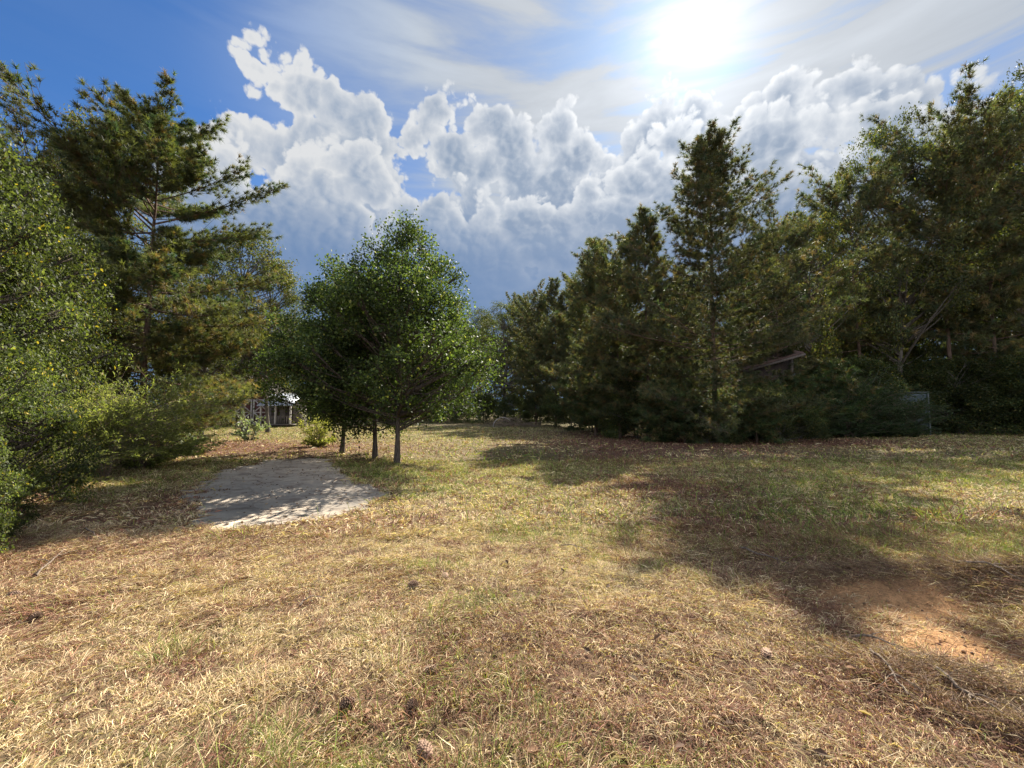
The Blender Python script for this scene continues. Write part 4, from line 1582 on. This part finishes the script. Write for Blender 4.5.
M_CONE = plain('cone_scales', (0.24, 0.15, 0.095), 0.8)
CONE = cone_mesh()
T = Tubes()
T.add([(0, 0, -0.045), (0, 0, 0.0), (0, 0, 0.035)], [0.007, 0.008, 0.003], 6)
CORE = T.mesh('cone_core', M_CONE)
CN = [(412, 715, 'dark pine cone in the straw at the bottom, lowest but one of the middle cones'), (429, 676, 'pine cone above the two lowest middle cones'), (425, 756, 'pine cone at the bottom edge of the photograph'),
      (347, 717, 'pine cone left of the other middle cones'), (413, 590, 'small-looking pine cone in the middle field, left of its neighbour'), (445, 581, 'farthest pine cone, in the middle of the field'),
      (14, 599, 'pine cone at the left edge under the hedge'), (36, 620, 'pine cone near the left edge, nearer the camera than its neighbour'), (767, 660, 'pine cone in the shaded grass at right')]
for i, (px, py, lab) in enumerate(CN):
    x, y = gp(px, py)
    e = empty('pine_cone', (x, y, gz(x, y) + 0.022), 0)
    e.rotation_euler = (R(80), R(15 * i), i * 1.9)
    tag(e, lab, 'pine cone', 'pine cones in the grass')
    link(bpy.data.objects.new('scales', CONE), e)
    link(bpy.data.objects.new('core', CORE), e)


# fallen leaves and long pine straw ------------------------------------------------
def litter(n, dmin, dmax, seed):
    r = np.random.default_rng(seed)
    d = np.sqrt(dmin ** 2 + (dmax ** 2 - dmin ** 2) * r.random(n))
    x = d * 1.22 * (r.random(n) * 2 - 1)
    w = cover(x, d)
    on_pad = (np.abs(x + 4) < 9) & (pad_sd(x, d) < 0)
    keep = r.random(n) < np.where(on_pad, 0.15 + 0.9 * sstep(fbm(x, d, 1.7, 4, 88), 0.46, 0.58), (0.10 + 0.9 * w[:, 1]) * (1 - 0.9 * w[:, 2]))
    x, y = x[keep], d[keep]
    z = height(x, y)
    on_pad = on_pad[keep]
    z = np.where(on_pad, PAD_Z + 0.006, z + 0.02)
    n = len(x)
    pos = np.column_stack((x, y, z))
    col = tints(n, (0.20, 0.115, 0.065), r, 0.25, [(0.3, (0.11, 0.065, 0.042)), (0.15, (0.36, 0.26, 0.16)), (0.06, (0.32, 0.22, 0.06))])
    dr = np.column_stack((r.normal(0, 1, (n, 2)), r.normal(0.1, 0.15, n)))
    return leaf_mesh('fallen_leaves', pos, 0.055, M_GRASS, col, r, 0.5, 2.0, norm(dr) * 3)


tag(link(bpy.data.objects.new('fallen_leaves', litter(30000, 1.2, 26, 3))), 'brown fallen leaves strewn through the straw and on the concrete', 'leaves', kind='stuff')


def straw_on_mounds(seed):
    r = np.random.default_rng(seed)
    P, C = [], []
    for (cx, cy, rx, ry, ang, hh) in MOUNDS:
        if ry > 0.24 and cy > 4:
            continue
        n = int(4200 * rx * ry / 0.25)
        u, v = r.normal(0, 0.5, n) * rx, r.normal(0, 0.55, n) * ry
        x = cx + u * math.cos(ang) - v * math.sin(ang)
        y = cy + u * math.sin(ang) + v * math.cos(ang)
        z = height(x, y) + r.random(n) * 0.06
        a = ang + r.normal(0, 0.75, n) + (r.random(n) < 0.4) * r.normal(0, 1.5, n) + 4 * fbm(x, y, 1.5, 2, 8)
        L = 0.04 + 0.13 * r.random(n) ** 1.5
        pit = r.normal(0.05, 0.25, n)
        d_ = np.column_stack((np.cos(a) * np.cos(pit), np.sin(a) * np.cos(pit), np.sin(pit)))
        s_ = norm(np.cross(d_, r.normal(0, 1, (n, 3)))) * 0.0013
        p = np.column_stack((x, y, z))
        vv = np.empty((n, 4, 3))
        vv[:, 0], vv[:, 1] = p - s_, p + s_
        e = p + d_ * L[:, None]
        vv[:, 2], vv[:, 3] = e + s_ * 0.5, e - s_ * 0.5
        P.append(vv.reshape(-1, 3))
        c = tints(n, (0.22, 0.135, 0.085), r, 0.3, [(0.4, (0.12, 0.075, 0.052)), (0.15, (0.40, 0.30, 0.18))])
        C.append(np.repeat(c, 4, axis=0))
    P, C = np.vstack(P), np.vstack(C)
    me = make_mesh('raked_straw', P, np.arange(len(P)), 4, M_GRASS, C)
    tag(link(bpy.data.objects.new('raked_straw', me)), 'dark windrows of raked straw and stalks on the right', 'straw', kind='stuff')


straw_on_mounds(9)


def clods(seed):
    r = np.random.default_rng(seed)
    n = 9000
    x = r.uniform(1.5, 5.2, n)
    y = r.uniform(2.0, 4.6, n)
    w = cover(x, y)
    k = r.random(n) < np.clip(w[:, 2] * 0.3 + w[:, 1] * 0.12, 0, 0.3)
    x, y = x[k], y[k]
    n = len(x)
    s_ = 0.004 + 0.014 * r.random(n) ** 4
    c = np.column_stack((x, y, height(x, y) + s_ * 0.3))
    o8 = np.array([(1, 0, 0), (-1, 0, 0), (0, 1, 0), (0, -1, 0), (0, 0, 0.7), (0, 0, -0.7)])
    v = c[:, None] + o8[None] * s_[:, None, None] * r.uniform(0.6, 1.4, (n, 6, 1)) + r.normal(0, 0.2, (n, 6, 3)) * s_[:, None, None]
    f = np.array([(0, 2, 4), (2, 1, 4), (1, 3, 4), (3, 0, 4), (2, 0, 5), (1, 2, 5), (3, 1, 5), (0, 3, 5)])
    loops = (np.arange(n)[:, None, None] * 6 + f[None]).ravel()
    col = tints(n, (0.34, 0.20, 0.11), r, 0.25, [(0.3, (0.16, 0.10, 0.07))])
    me = make_mesh('soil_clods', v.reshape(-1, 3), loops, 3, M_GRASS, np.repeat(col, 6, axis=0))
    tag(link(bpy.data.objects.new('soil_clods', me)), 'crumbs of orange soil strewn over the bare sand patch', 'soil', kind='stuff')


clods(4)
